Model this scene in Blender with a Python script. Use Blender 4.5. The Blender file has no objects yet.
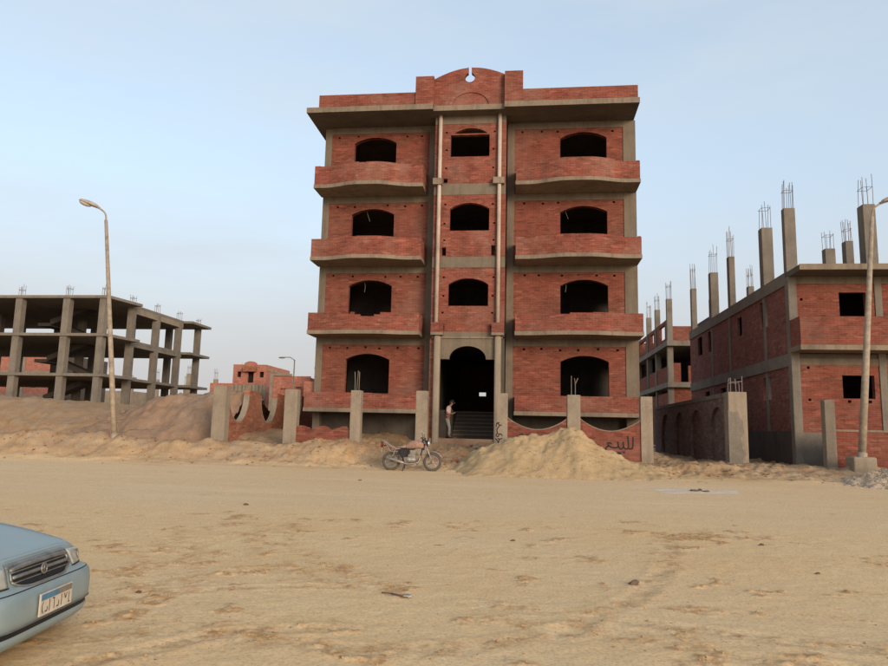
import bpy, bmesh, math, random
import numpy as np
from mathutils import Vector, Matrix, noise
from mathutils.geometry import delaunay_2d_cdt
from mathutils.bvhtree import BVHTree

R = math.radians
random.seed(7)
rng = np.random.default_rng(11)
scene = bpy.context.scene
COL = scene.collection

# ------------------------------------------------------------------ camera
CAM_H = 1.65
YAW, PITCH, ROLL, FPX = R(6.75), R(8.07), R(-1.3), 700.0
cam = bpy.data.cameras.new("camera")
cam.sensor_width = 36.0
cam.lens = FPX / 888.0 * 36.0
cam.clip_start = 0.05
cam.clip_end = 6000
cam_ob = bpy.data.objects.new("camera", cam)
COL.objects.link(cam_ob)
fw = Vector((-math.sin(YAW) * math.cos(PITCH), math.cos(YAW) * math.cos(PITCH), math.sin(PITCH)))
rt = Vector((math.cos(YAW), math.sin(YAW), 0))
up = rt.cross(fw)
r2 = rt * math.cos(ROLL) - up * math.sin(ROLL)
u2 = rt * math.sin(ROLL) + up * math.cos(ROLL)
m = Matrix((r2, u2, -fw)).transposed().to_4x4()
m.translation = Vector((0, 0, CAM_H))
cam_ob.matrix_world = m
scene.camera = cam_ob

# ------------------------------------------------------------------ light
SUN_EL, SUN_AZ = R(12), R(143)
sun_dir = Vector((math.sin(SUN_AZ) * math.cos(SUN_EL), math.cos(SUN_AZ) * math.cos(SUN_EL), math.sin(SUN_EL)))
world = bpy.data.worlds.new("World")
scene.world = world
world.use_nodes = True
wn, wl = world.node_tree.nodes, world.node_tree.links
wn.clear()
w_out = wn.new("ShaderNodeOutputWorld")
w_bg = wn.new("ShaderNodeBackground")
w_sky = wn.new("ShaderNodeTexSky")
w_sky.sky_type = 'NISHITA'
w_sky.sun_disc = False
w_sky.sun_elevation = SUN_EL
w_sky.sun_rotation = SUN_AZ
w_sky.altitude = 100
w_sky.air_density = 1.0
w_sky.dust_density = 1.5
w_sky.ozone_density = 1.0
w_bg.inputs['Strength'].default_value = 0.15
# thin high haze and a few faint streaks of cloud over the clear sky
w_tc = wn.new("ShaderNodeTexCoord")
w_map = wn.new("ShaderNodeMapping")
w_map.inputs['Scale'].default_value = (1.0, 1.0, 5.0)
w_noise = wn.new("ShaderNodeTexNoise")
w_noise.inputs['Scale'].default_value = 1.6
w_noise.inputs['Detail'].default_value = 6
w_noise.inputs['Roughness'].default_value = 0.55
w_ramp = wn.new("ShaderNodeMapRange")
w_ramp.inputs['From Min'].default_value = 0.42
w_ramp.inputs['From Max'].default_value = 0.75
w_ramp.inputs['To Min'].default_value = 0.5
w_ramp.inputs['To Max'].default_value = 0.82
w_mix = wn.new("ShaderNodeMix")
w_mix.data_type = 'RGBA'
w_mix.inputs['B'].default_value = (2.0, 2.22, 2.38, 1)
wl.new(w_tc.outputs['Generated'], w_map.inputs['Vector'])
wl.new(w_map.outputs['Vector'], w_noise.inputs['Vector'])
wl.new(w_noise.outputs['Fac'], w_ramp.inputs['Value'])
wl.new(w_ramp.outputs['Result'], w_mix.inputs['Factor'])
wl.new(w_sky.outputs['Color'], w_mix.inputs['A'])
# dusty grey band of air low over the desert, the same all round
w_sep = wn.new("ShaderNodeSeparateXYZ")
wl.new(w_tc.outputs['Generated'], w_sep.inputs[0])
w_el = wn.new("ShaderNodeMapRange")
w_el.interpolation_type = 'SMOOTHSTEP'
w_el.inputs['From Min'].default_value = 0.0
w_el.inputs['From Max'].default_value = 0.42
w_el.inputs['To Min'].default_value = 1.0
w_el.inputs['To Max'].default_value = 0.0
wl.new(w_sep.outputs[2], w_el.inputs['Value'])
w_band = wn.new("ShaderNodeMix")
w_band.data_type = 'RGBA'
w_band.inputs['B'].default_value = (1.70, 1.64, 1.68, 1)
wl.new(w_el.outputs['Result'], w_band.inputs['Factor'])
wl.new(w_mix.outputs['Result'], w_band.inputs['A'])
wl.new(w_band.outputs['Result'], w_bg.inputs['Color'])
wl.new(w_bg.outputs['Background'], w_out.inputs['Surface'])

sun = bpy.data.lights.new("sun", 'SUN')
sun.energy = 1.35
sun.angle = R(24)
sun.color = (1.0, 0.83, 0.66)
sun_ob = bpy.data.objects.new("sun", sun)
COL.objects.link(sun_ob)
sun_ob.rotation_euler = (-sun_dir).to_track_quat('-Z', 'Y').to_euler()
sun_ob.location = (20, -30, 30)

scene.view_settings.view_transform = 'Standard'
scene.view_settings.look = 'None'
scene.view_settings.exposure = 1.2
scene.view_settings.gamma = 1.0
scene.view_settings.use_curve_mapping = False
scene.render.engine = 'CYCLES'
scene.cycles.max_bounces = 6

# ------------------------------------------------------------------ materials
MATS = {}
def new_mat(name):
    mt = bpy.data.materials.new(name)
    mt.use_nodes = True
    nt = mt.node_tree
    b = nt.nodes['Principled BSDF']
    b.inputs['Specular IOR Level'].default_value = 0.25
    MATS[name] = mt
    return mt, nt, b
def N(nt, typ, **kw):
    n = nt.nodes.new(typ)
    for k, v in kw.items():
        if k.startswith('i_'):
            n.inputs[k[2:].replace('_', ' ')].default_value = v
        else:
            setattr(n, k, v)
    return n
def L(nt, a, b): nt.links.new(a, b)
def noise_node(nt, vec, scale, detail=4, rough=0.6):
    n = N(nt, "ShaderNodeTexNoise")
    n.inputs['Scale'].default_value = scale
    n.inputs['Detail'].default_value = detail
    n.inputs['Roughness'].default_value = rough
    if vec is not None: L(nt, vec, n.inputs['Vector'])
    return n
def ramp(nt, fac, stops):
    r = N(nt, "ShaderNodeValToRGB")
    el = r.color_ramp.elements
    while len(el) < len(stops): el.new(0.5)
    for e, (p, c) in zip(el, stops):
        e.position = p
        e.color = (c[0], c[1], c[2], 1) if hasattr(c, '__len__') else (c, c, c, 1)
    L(nt, fac, r.inputs['Fac'])
    return r
def mixc(nt, fac, a, b, mode='MIX'):
    n = N(nt, "ShaderNodeMix", data_type='RGBA', blend_type=mode)
    for sock, v in (('Factor', fac), ('A', a), ('B', b)):
        if hasattr(v, 'is_linked'): L(nt, v, n.inputs[sock])
        elif hasattr(v, '__len__'): n.inputs[sock].default_value = (v[0], v[1], v[2], 1)
        else: n.inputs[sock].default_value = v
    return n.outputs['Result']
def math_n(nt, op, a, b=None):
    n = N(nt, "ShaderNodeMath", operation=op)
    for i, v in enumerate((a, b)):
        if v is None: continue
        if hasattr(v, 'is_linked'): L(nt, v, n.inputs[i])
        else: n.inputs[i].default_value = v
    return n.outputs[0]
def bump(nt, b, h, strength=0.4, dist=0.01):
    n = N(nt, "ShaderNodeBump")
    n.inputs['Strength'].default_value = strength
    n.inputs['Distance'].default_value = dist
    L(nt, h, n.inputs['Height'])
    L(nt, n.outputs['Normal'], b.inputs['Normal'])
def simple(name, col, rough=0.7, metal=0.0, var=0.15, scale=8.0, spec=None):
    mt, nt, b = new_mat(name)
    pos = N(nt, "ShaderNodeTexCoord").outputs['Object']
    n = noise_node(nt, pos, scale)
    lo = tuple(c * (1 - var) for c in col); hi = tuple(min(1, c * (1 + var)) for c in col)
    r = ramp(nt, n.outputs['Fac'], [(0.3, lo), (0.7, hi)])
    L(nt, r.outputs['Color'], b.inputs['Base Color'])
    b.inputs['Roughness'].default_value = rough
    b.inputs['Metallic'].default_value = metal
    if spec is not None: b.inputs['Specular IOR Level'].default_value = spec
    return mt

def brick_mat(name, c1, c2, mortar, stain=0.2, pale=0.25):
    mt, nt, b = new_mat(name)
    geo = N(nt, "ShaderNodeNewGeometry")
    sp = N(nt, "ShaderNodeSeparateXYZ"); L(nt, geo.outputs['Position'], sp.inputs[0])
    sn = N(nt, "ShaderNodeSeparateXYZ"); L(nt, geo.outputs['True Normal'], sn.inputs[0])
    isx = math_n(nt, 'GREATER_THAN', math_n(nt, 'ABSOLUTE', sn.outputs[0]), 0.75)
    uu = N(nt, "ShaderNodeMix", data_type='FLOAT')
    L(nt, isx, uu.inputs['Factor']); L(nt, sp.outputs[0], uu.inputs['A']); L(nt, sp.outputs[1], uu.inputs['B'])
    cb = N(nt, "ShaderNodeCombineXYZ")
    L(nt, uu.outputs['Result'], cb.inputs[0]); L(nt, sp.outputs[2], cb.inputs[1])
    # brick courses wander a little, as laid by hand
    wob = noise_node(nt, cb.outputs[0], 0.9, 2)
    wv = N(nt, "ShaderNodeVectorMath", operation='SCALE'); L(nt, wob.outputs['Color'], wv.inputs[0]); wv.inputs['Scale'].default_value = 0.05
    wa = N(nt, "ShaderNodeVectorMath", operation='ADD'); L(nt, cb.outputs[0], wa.inputs[0]); L(nt, wv.outputs[0], wa.inputs[1])
    bt = N(nt, "ShaderNodeTexBrick")
    L(nt, wa.outputs[0], bt.inputs['Vector'])
    bt.inputs['Scale'].default_value = 1.0
    bt.inputs['Brick Width'].default_value = 0.25
    bt.inputs['Row Height'].default_value = 0.078
    bt.inputs['Mortar Size'].default_value = 0.008
    bt.inputs['Mortar Smooth'].default_value = 0.15
    bt.inputs['Bias'].default_value = 0.0
    bt.inputs['Color1'].default_value = (*c1, 1)
    bt.inputs['Color2'].default_value = (*c2, 1)
    bt.inputs['Mortar'].default_value = (*mortar, 1)
    # some single bricks are paler or burnt: noise sampled coarsely per course
    mp = N(nt, "ShaderNodeMapping"); mp.inputs['Scale'].default_value = (3.6, 12.8, 1); L(nt, wa.outputs[0], mp.inputs['Vector'])
    vo = N(nt, "ShaderNodeTexVoronoi"); vo.inputs['Scale'].default_value = 1.0; L(nt, mp.outputs[0], vo.inputs['Vector'])
    sv = N(nt, "ShaderNodeSeparateColor"); L(nt, vo.outputs['Color'], sv.inputs[0])
    odd = ramp(nt, sv.outputs[0], [(0.0, (0.72, 0.71, 0.71)), (0.2, (0.91, 0.90, 0.90)), (0.7, (1.0, 1.0, 1.0)), (0.92, (1.12, 1.13, 1.13)), (1.0, (1.32, 1.42, 1.45))])
    col = mixc(nt, 1.0, bt.outputs['Color'], odd.outputs['Color'], 'MULTIPLY')
    # pale dusty bloom in large soft patches and darker grime
    n1 = noise_node(nt, geo.outputs['Position'], 0.55, 6, 0.62)
    f1 = ramp(nt, n1.outputs['Fac'], [(0.5, 0.0), (0.72, pale)])
    col = mixc(nt, f1.outputs['Color'], col, (0.32, 0.20, 0.15))
    # mortar dragged over the faces and damp, darker areas a metre or less across
    n3 = noise_node(nt, geo.outputs['Position'], 2.6, 7, 0.72)
    f3 = ramp(nt, n3.outputs['Fac'], [(0.58, 0.0), (0.74, pale * 1.2)])
    col = mixc(nt, f3.outputs['Color'], col, (0.30, 0.215, 0.16))
    n4 = noise_node(nt, geo.outputs['Position'], 1.5, 5, 0.6)
    f4 = ramp(nt, n4.outputs['Fac'], [(0.3, 0.80), (0.5, 1.0), (0.7, 1.08)])
    col = mixc(nt, 1.0, col, f4.outputs['Color'], 'MULTIPLY')
    mp2 = N(nt, "ShaderNodeMapping"); mp2.inputs['Scale'].default_value = (1.3, 1.3, 0.35); mp2.inputs['Location'].default_value = (3, 7, 1)
    L(nt, geo.outputs['Position'], mp2.inputs['Vector'])
    n2 = noise_node(nt, mp2.outputs[0], 0.6, 6, 0.65)
    f2 = ramp(nt, n2.outputs['Fac'], [(0.53, 0.0), (0.75, stain)])
    col = mixc(nt, f2.outputs['Color'], col, (0.05, 0.035, 0.03))
    L(nt, col, b.inputs['Base Color'])
    b.inputs['Roughness'].default_value = 0.92
    b.inputs['Specular IOR Level'].default_value = 0.12
    hm = math_n(nt, 'ADD', math_n(nt, 'SUBTRACT', 1.0, bt.outputs['Fac']), math_n(nt, 'MULTIPLY', sv.outputs[0], 0.3))
    bump(nt, b, hm, 0.35, 0.01)
    return mt
brick_mat('brick_red', (0.216, 0.062, 0.039), (0.184, 0.050, 0.033), (0.185, 0.098, 0.069))
brick_mat('brick_parapet', (0.238, 0.067, 0.042), (0.185, 0.050, 0.033), (0.21, 0.112, 0.08), 0.3, 0.4)
brick_mat('brick_dark', (0.23, 0.085, 0.062), (0.19, 0.068, 0.052), (0.19, 0.115, 0.09), 0.25, 0.1)
brick_mat('brick_grey', (0.20, 0.125, 0.10), (0.17, 0.105, 0.086), (0.185, 0.14, 0.115), 0.25, 0.1)
brick_mat('brick_orange', (0.32, 0.115, 0.065), (0.27, 0.09, 0.05), (0.26, 0.15, 0.10), 0.15, 0.35)
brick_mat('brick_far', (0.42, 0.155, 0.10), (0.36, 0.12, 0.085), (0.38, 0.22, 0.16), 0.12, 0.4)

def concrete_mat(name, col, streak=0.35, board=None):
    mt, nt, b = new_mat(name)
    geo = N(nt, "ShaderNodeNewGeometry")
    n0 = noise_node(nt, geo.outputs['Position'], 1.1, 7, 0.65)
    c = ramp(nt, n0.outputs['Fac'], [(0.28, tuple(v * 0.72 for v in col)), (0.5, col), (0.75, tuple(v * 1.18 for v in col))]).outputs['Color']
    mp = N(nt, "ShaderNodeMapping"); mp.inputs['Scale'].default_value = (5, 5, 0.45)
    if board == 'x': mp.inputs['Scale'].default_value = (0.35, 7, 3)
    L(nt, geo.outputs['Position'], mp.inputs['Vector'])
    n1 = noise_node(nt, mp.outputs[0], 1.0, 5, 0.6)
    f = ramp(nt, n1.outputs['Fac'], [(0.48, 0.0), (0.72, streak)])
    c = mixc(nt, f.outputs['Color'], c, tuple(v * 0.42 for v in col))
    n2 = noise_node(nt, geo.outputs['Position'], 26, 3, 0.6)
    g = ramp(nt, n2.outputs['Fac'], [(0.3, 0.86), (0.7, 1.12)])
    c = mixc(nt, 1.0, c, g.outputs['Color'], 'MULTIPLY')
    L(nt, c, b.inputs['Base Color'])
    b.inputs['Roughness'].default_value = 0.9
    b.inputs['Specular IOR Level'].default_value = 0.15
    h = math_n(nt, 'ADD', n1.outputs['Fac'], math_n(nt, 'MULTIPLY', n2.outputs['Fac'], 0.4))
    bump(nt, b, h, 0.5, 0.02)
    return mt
concrete_mat('concrete', (0.172, 0.134, 0.097))
concrete_mat('concrete_lip', (0.225, 0.173, 0.124), 0.5)
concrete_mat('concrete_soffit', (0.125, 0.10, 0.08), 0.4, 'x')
concrete_mat('concrete_grey', (0.195, 0.165, 0.131), 0.3)
concrete_mat('concrete_pale', (0.27, 0.216, 0.158), 0.3)
concrete_mat('plaster_and_shade', (0.09, 0.075, 0.062), 0.3)  # brown plaster, and the shade of unlit rooms put in as colour
concrete_mat('pipe_beige', (0.47, 0.365, 0.29), 0.25)
simple('rebar', (0.22, 0.19, 0.18), 0.7, 0.3, 0.25, 20)
simple('rust', (0.16, 0.09, 0.06), 0.8, 0.2, 0.3, 20)
simple('black_paint_and_shade', (0.018, 0.012, 0.012), 0.6, 0, 0.2)  # spray paint and lettering, also the window shade of a far house

def ground_mat(name, kind):
    mt, nt, b = new_mat(name)
    geo = N(nt, "ShaderNodeNewGeometry")
    P = geo.outputs['Position']
    sp = N(nt, "ShaderNodeSeparateXYZ"); L(nt, P, sp.inputs[0])
    nL = noise_node(nt, P, 0.16, 5, 0.6)
    mpx = N(nt, "ShaderNodeMapping"); mpx.inputs['Scale'].default_value = (0.22, 1.0, 1); L(nt, P, mpx.inputs['Vector'])
    nS = noise_node(nt, mpx.outputs[0], 0.8, 6, 0.62)
    nM = noise_node(nt, P, 2.3, 6, 0.65)
    nF = noise_node(nt, P, 30, 4, 0.7)
    nG = noise_node(nt, P, 140, 2, 0.6)
    if kind == 'sand':
        # compacted pale track between y=14.5 and y=22.5, looser ochre sand elsewhere
        yj = math_n(nt, 'ADD', sp.outputs[1], math_n(nt, 'MULTIPLY', math_n(nt, 'SUBTRACT', nS.outputs['Fac'], 0.5), 5.0))
        mr = N(nt, "ShaderNodeMapRange", interpolation_type='SMOOTHSTEP'); L(nt, yj, mr.inputs['Value'])
        mr.inputs['From Min'].default_value = 12.5; mr.inputs['From Max'].default_value = 15.5
        mr2 = N(nt, "ShaderNodeMapRange", interpolation_type='SMOOTHSTEP'); L(nt, yj, mr2.inputs['Value'])
        mr2.inputs['From Min'].default_value = 24.0; mr2.inputs['From Max'].default_value = 21.6
        road = math_n(nt, 'MULTIPLY', mr.outputs[0], mr2.outputs[0])
        base = ramp(nt, nM.outputs['Fac'], [(0.25, (0.62, 0.418, 0.218)), (0.5, (0.655, 0.452, 0.243)), (0.75, (0.685, 0.482, 0.268))]).outputs['Color']
        fo = ramp(nt, nS.outputs['Fac'], [(0.42, 0.0), (0.66, 0.55)]).outputs['Color']
        base = mixc(nt, fo, base, (0.615, 0.385, 0.182))
        fp = ramp(nt, nL.outputs['Fac'], [(0.42, 0.0), (0.66, 0.5)]).outputs['Color']
        base = mixc(nt, fp, base, (0.63, 0.46, 0.285))
        # bands of greyer dust dragged along the track
        rd = ramp(nt, nS.outputs['Fac'], [(0.3, (0.61, 0.425, 0.235)), (0.55, (0.64, 0.46, 0.275)), (0.75, (0.67, 0.51, 0.33))]).outputs['Color']
        base = mixc(nt, math_n(nt, 'MULTIPLY', road, 0.85), base, rd)
        # bank beyond the track is more orange
        mo = N(nt, "ShaderNodeMapRange", interpolation_type='SMOOTHSTEP'); L(nt, yj, mo.inputs['Value'])
        mo.inputs['From Min'].default_value = 22.5; mo.inputs['From Max'].default_value = 25.0
        fo2 = ramp(nt, nM.outputs['Fac'], [(0.40, 0.0), (0.68, 0.75)]).outputs['Color']
        bk = ramp(nt, nL.outputs['Fac'], [(0.35, (0.315, 0.205, 0.110)), (0.6, (0.31, 0.225, 0.150))]).outputs['Color']
        base = mixc(nt, mo.outputs[0], base, bk)
        base = mixc(nt, math_n(nt, 'MULTIPLY', mo.outputs[0], fo2), base, (0.29, 0.15, 0.066))
        # disturbed, deeper-coloured soil where the crust is broken
        at = N(nt, "ShaderNodeAttribute", attribute_name='scuff')
        n3 = noise_node(nt, P, 9, 4, 0.7)
        fr = math_n(nt, 'MULTIPLY', at.outputs['Fac'], ramp(nt, n3.outputs['Fac'], [(0.36, 0.1), (0.60, 1.0)]).outputs['Color'])
        base = mixc(nt, math_n(nt, 'MULTIPLY', fr, 0.9), base, (0.37, 0.19, 0.078))
        sp_ = ramp(nt, noise_node(nt, P, 16, 3, 0.7).outputs['Fac'], [(0.66, 0.0), (0.74, 0.5)]).outputs['Color']
        base = mixc(nt, sp_, base, (0.22, 0.125, 0.07))
    elif kind == 'red':
        base = ramp(nt, nM.outputs['Fac'], [(0.25, (0.215, 0.138, 0.09)), (0.5, (0.28, 0.187, 0.125)), (0.75, (0.335, 0.232, 0.158))]).outputs['Color']
        fo = ramp(nt, nL.outputs['Fac'], [(0.45, 0.0), (0.6, 0.5)]).outputs['Color']
        base = mixc(nt, fo, base, (0.27, 0.145, 0.08))
    elif kind == 'pile':
        base = ramp(nt, nM.outputs['Fac'], [(0.25, (0.36, 0.245, 0.128)), (0.5, (0.40, 0.28, 0.153)), (0.75, (0.44, 0.315, 0.182))]).outputs['Color']
    elif kind == 'gravel':
        base = ramp(nt, nF.outputs['Fac'], [(0.3, (0.30, 0.22, 0.15)), (0.55, (0.47, 0.36, 0.255)), (0.75, (0.56, 0.45, 0.33))]).outputs['Color']
    elif kind == 'lime':
        base = ramp(nt, nM.outputs['Fac'], [(0.35, (0.60, 0.44, 0.28)), (0.6, (0.60, 0.53, 0.45))]).outputs['Color']
    g = ramp(nt, nF.outputs['Fac'], [(0.28, 0.66), (0.5, 1.0), (0.75, 1.16)]).outputs['Color']
    base = mixc(nt, 1.0, base, g, 'MULTIPLY')
    L(nt, base, b.inputs['Base Color'])
    b.inputs['Roughness'].default_value = 0.96
    b.inputs['Specular IOR Level'].default_value = 0.08
    h = math_n(nt, 'ADD', math_n(nt, 'ADD', math_n(nt, 'MULTIPLY', nM.outputs['Fac'], 0.22), math_n(nt, 'MULTIPLY', nF.outputs['Fac'], 0.5)), math_n(nt, 'MULTIPLY', nG.outputs['Fac'], 0.16))
    bump(nt, b, h, 0.45, 0.03 if kind != 'sand' else 0.022)
    return mt
ground_mat('sand', 'sand'); ground_mat('red_earth', 'red'); ground_mat('pile_sand', 'pile')
ground_mat('gravel', 'gravel'); ground_mat('lime', 'lime')

# ------------------------------------------------------------------ mesh helpers
OFF = {}
def tag(o, label=None, cat=None, group=None, kind=None):
    if label: o['label'] = label
    if cat: o['category'] = cat
    if group: o['group'] = group
    if kind: o['kind'] = kind
    return o
def thing(name, loc, label, cat, group=None, rz=0.0):
    o = bpy.data.objects.new(name, None)
    o.empty_display_size = 0.3
    COL.objects.link(o)
    o.location = loc
    o.rotation_euler = (0, 0, rz)
    tag(o, label, cat, group)
    OFF[o.name] = Vector(loc) if rz == 0.0 else Vector((0, 0, 0))
    return o
class MB:
    def __init__(s): s.v = []; s.f = []
    def add(s, vs, fs):
        n = len(s.v); s.v += [tuple(v) for v in vs]; s.f += [tuple(i + n for i in f) for f in fs]; return s
    def box(s, x0, x1, y0, y1, z0, z1):
        return s.add([(x0, y0, z0), (x1, y0, z0), (x1, y1, z0), (x0, y1, z0), (x0, y0, z1), (x1, y0, z1), (x1, y1, z1), (x0, y1, z1)],
                     [(0, 3, 2, 1), (4, 5, 6, 7), (0, 1, 5, 4), (1, 2, 6, 5), (2, 3, 7, 6), (3, 0, 4, 7)])
    def tube(s, pts, rad, seg=8, caps=True):
        pts = [Vector(p) for p in pts]
        rads = rad if hasattr(rad, '__len__') else [rad] * len(pts)
        t0 = (pts[1] - pts[0]).normalized()
        nrm = t0.orthogonal().normalized()
        rings = []
        for i, p in enumerate(pts):
            if i == 0: t = (pts[1] - pts[0])
            elif i == len(pts) - 1: t = (pts[-1] - pts[-2])
            else: t = (pts[i + 1] - pts[i]).normalized() + (pts[i] - pts[i - 1]).normalized()
            t.normalize()
            nrm = (nrm - t * nrm.dot(t)).normalized()
            bn = t.cross(nrm)
            rings.append([p + (nrm * math.cos(2 * math.pi * k / seg) + bn * math.sin(2 * math.pi * k / seg)) * rads[i] for k in range(seg)])
        vs = [q for r_ in rings for q in r_]
        fs = []
        for i in range(len(rings) - 1):
            for k in range(seg):
                fs.append((i * seg + k, i * seg + (k + 1) % seg, (i + 1) * seg + (k + 1) % seg, (i + 1) * seg + k))
        if caps:
            fs.append(tuple(reversed(range(seg)))); fs.append(tuple(range((len(rings) - 1) * seg, len(rings) * seg)))
        return s.add(vs, fs)
    def ring(s, c, axis, r, t, seg=28, sub=8):
        # torus about an axis
        c = Vector(c); ax = Vector(axis).normalized(); a = ax.orthogonal().normalized(); b_ = ax.cross(a)
        vs = []; fs = []
        tw, th = (t if hasattr(t, '__len__') else (t, t))
        for i in range(seg):
            an = 2 * math.pi * i / seg; d = a * math.cos(an) + b_ * math.sin(an)
            for k in range(sub):
                ph = 2 * math.pi * k / sub
                vs.append(c + d * (r + th * math.cos(ph)) + ax * (tw * math.sin(ph)))
        for i in range(seg):
            for k in range(sub):
                fs.append((i * sub + k, ((i + 1) % seg) * sub + k, ((i + 1) % seg) * sub + (k + 1) % sub, i * sub + (k + 1) % sub))
        return s.add(vs, fs)
    def ell(s, c, rad, seg=16, rings=10, rot=None):
        c = Vector(c); vs = []; fs = []
        for i in range(rings + 1):
            th = math.pi * i / rings
            for k in range(seg):
                ph = 2 * math.pi * k / seg
                p = Vector((rad[0] * math.sin(th) * math.cos(ph), rad[1] * math.sin(th) * math.sin(ph), rad[2] * math.cos(th)))
                if rot is not None: p = rot @ p
                vs.append(c + p)
        for i in range(rings):
            for k in range(seg):
                fs.append((i * seg + k, (i + 1) * seg + k, (i + 1) * seg + (k + 1) % seg, i * seg + (k + 1) % seg))
        return s.add(vs, fs)
    def grid(s, P):
        # P[i][j] points
        n = len(P); mm = len(P[0])
        return s.add([p for row in P for p in row], [(i * mm + j, i * mm + j + 1, (i + 1) * mm + j + 1, (i + 1) * mm + j) for i in range(n - 1) for j in range(mm - 1)])
    def wall(s, outer, holes, mapf, w0, w1):
        """polygon with holes in (u,v), extruded from w0 to w1 along the third axis"""
        loops = [outer] + list(holes)
        vs = []; es = []
        for lp in loops:
            n = len(vs); k = len(lp)
            vs += [Vector((p[0], p[1])) for p in lp]
            es += [(n + i, n + (i + 1) % k) for i in range(k)]
        ov, oe, of, _, _, _ = delaunay_2d_cdt(vs, es, [], 0, 1e-6)
        def inside(p, lp):
            c = False; k = len(lp); j = k - 1
            for i in range(k):
                if (lp[i][1] > p[1]) != (lp[j][1] > p[1]) and p[0] < (lp[j][0] - lp[i][0]) * (p[1] - lp[i][1]) / (lp[j][1] - lp[i][1]) + lp[i][0]: c = not c
                j = i
            return c
        tris = []
        for f in of:
            cx = sum(ov[i][0] for i in f) / len(f); cy = sum(ov[i][1] for i in f) / len(f)
            if inside((cx, cy), outer) and not any(inside((cx, cy), h) for h in holes): tris.append(tuple(f))
        n = len(ov)
        vs3 = [mapf(p[0], p[1], w0) for p in ov] + [mapf(p[0], p[1], w1) for p in ov]
        fs = [t for t in tris] + [tuple(n + i for i in reversed(t)) for t in tris]
        cnt = {}
        for t in tris:
            for i in range(len(t)):
                a, b_ = t[i], t[(i + 1) % len(t)]
                cnt[(a, b_)] = cnt.get((a, b_), 0) + 1
        for (a, b_) in cnt:
            if (b_, a) not in cnt: fs.append((b_, a, n + a, n + b_))
        return s.add(vs3, fs)
    def build(s, name, mat, parent=None, smooth=False, label=None, recalc=True):
        off = OFF.get(parent.name, Vector((0, 0, 0))) if parent else Vector((0, 0, 0))
        me = bpy.data.meshes.new(name)
        me.from_pydata([(v[0] - off.x, v[1] - off.y, v[2] - off.z) for v in s.v], [], s.f)
        if recalc:
            bm = bmesh.new(); bm.from_mesh(me)
            bmesh.ops.recalc_face_normals(bm, faces=bm.faces[:]); bm.to_mesh(me); bm.free()
        if smooth:
            me.polygons.foreach_set('use_smooth', [True] * len(me.polygons))
        me.materials.append(MATS[mat] if isinstance(mat, str) else mat)
        o = bpy.data.objects.new(name, me)
        COL.objects.link(o)
        if parent:
            o.parent = parent; OFF[o.name] = off
        if label: o['label'] = label
        return o
XZ = lambda u, v, w: (u, w, v)
YZ = lambda u, v, w: (w, u, v)
def bx(name, mat, parent, *a, bev=0.0): 
    o = MB().box(*a).build(name, mat, parent)
    if bev:
        mo = o.modifiers.new('edge', 'BEVEL'); mo.width = bev; mo.segments = 2
    return o
def arch_loop(x0, x1, z0, zs, zp, n=12):
    """opening with a segmental arch head"""
    pts = [(x0, z0), (x1, z0), (x1, zs)]
    w = (x1 - x0) / 2; h = zp - zs; r = (w * w + h * h) / (2 * h); cx = (x0 + x1) / 2; cz = zp - r
    a = math.asin(min(1, w / r))
    for i in range(1, n): 
        t = a - 2 * a * i / n
        pts.append((cx + r * math.sin(t), cz + r * math.cos(t)))
    pts.append((x0, zs))
    return pts
def rect(x0, x1, z0, z1): return [(x0, z0), (x1, z0), (x1, z1), (x0, z1)]
def rebar_cage(name, parent, x, y, z0, h, w=0.3, d=0.3, n=6, r=0.011, mat='rebar', seed=0):
    rr = random.Random(seed); b = MB()
    sp = [(-.5, -.5), (.5, -.5), (.5, .5), (-.5, .5), (0, -.5), (0, .5), (-.5, 0), (.5, 0)][:n]
    for (a, c) in sp:
        hh = h * rr.uniform(0.72, 1.05)
        lx, ly = rr.uniform(-.05, .05), rr.uniform(-.05, .05)
        b.tube([(x + a * w * .8, y + c * d * .8, z0 - 0.1), (x + a * w * .8 + lx * .5, y + c * d * .8, z0 + hh * .55), (x + a * w * .8 + lx, y + c * d * .8 + ly, z0 + hh)], r, 5)
    zt = z0 + h * rr.uniform(.5, .75)
    q = [(x - .42 * w, y - .42 * d, zt), (x + .42 * w, y - .42 * d, zt + .03), (x + .42 * w, y + .42 * d, zt), (x - .42 * w, y + .42 * d, zt - .02), (x - .42 * w, y - .42 * d, zt)]
    for i in range(4): b.tube(q[i:i + 2], r * .8, 5)
    return b.build(name, mat, parent)

# ------------------------------------------------------------------ terrain
def hash2(ix, iy, s):
    h = (ix.astype(np.int64) * 374761393 + iy.astype(np.int64) * 668265263 + s * 974634777) & 0xFFFFFFFF
    h = ((h ^ (h >> 13)) * 1274126177) & 0xFFFFFFFF
    return ((h ^ (h >> 16)) & 0xFFFF) / 65535.0
def vnoise(x, y, s=0):
    ix, iy = np.floor(x), np.floor(y); fx, fy = x - ix, y - iy
    fx = fx * fx * (3 - 2 * fx); fy = fy * fy * (3 - 2 * fy)
    a = hash2(ix, iy, s); b = hash2(ix + 1, iy, s); c = hash2(ix, iy + 1, s); d = hash2(ix + 1, iy + 1, s)
    return (a + (b - a) * fx + (c - a) * fy + (a - b - c + d) * fx * fy) * 2 - 1
def fbm(x, y, o=4, s=0, g=0.5):
    r = 0; a = 1.0
    for i in range(o):
        r = r + a * vnoise(x * 2 ** i + 13.7 * i, y * 2 ** i - 7.1 * i, s + i); a *= g
    return r
def sst(a, b, x):
    t = np.clip((x - a) / (b - a), 0, 1); return t * t * (3 - 2 * t)
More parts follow.
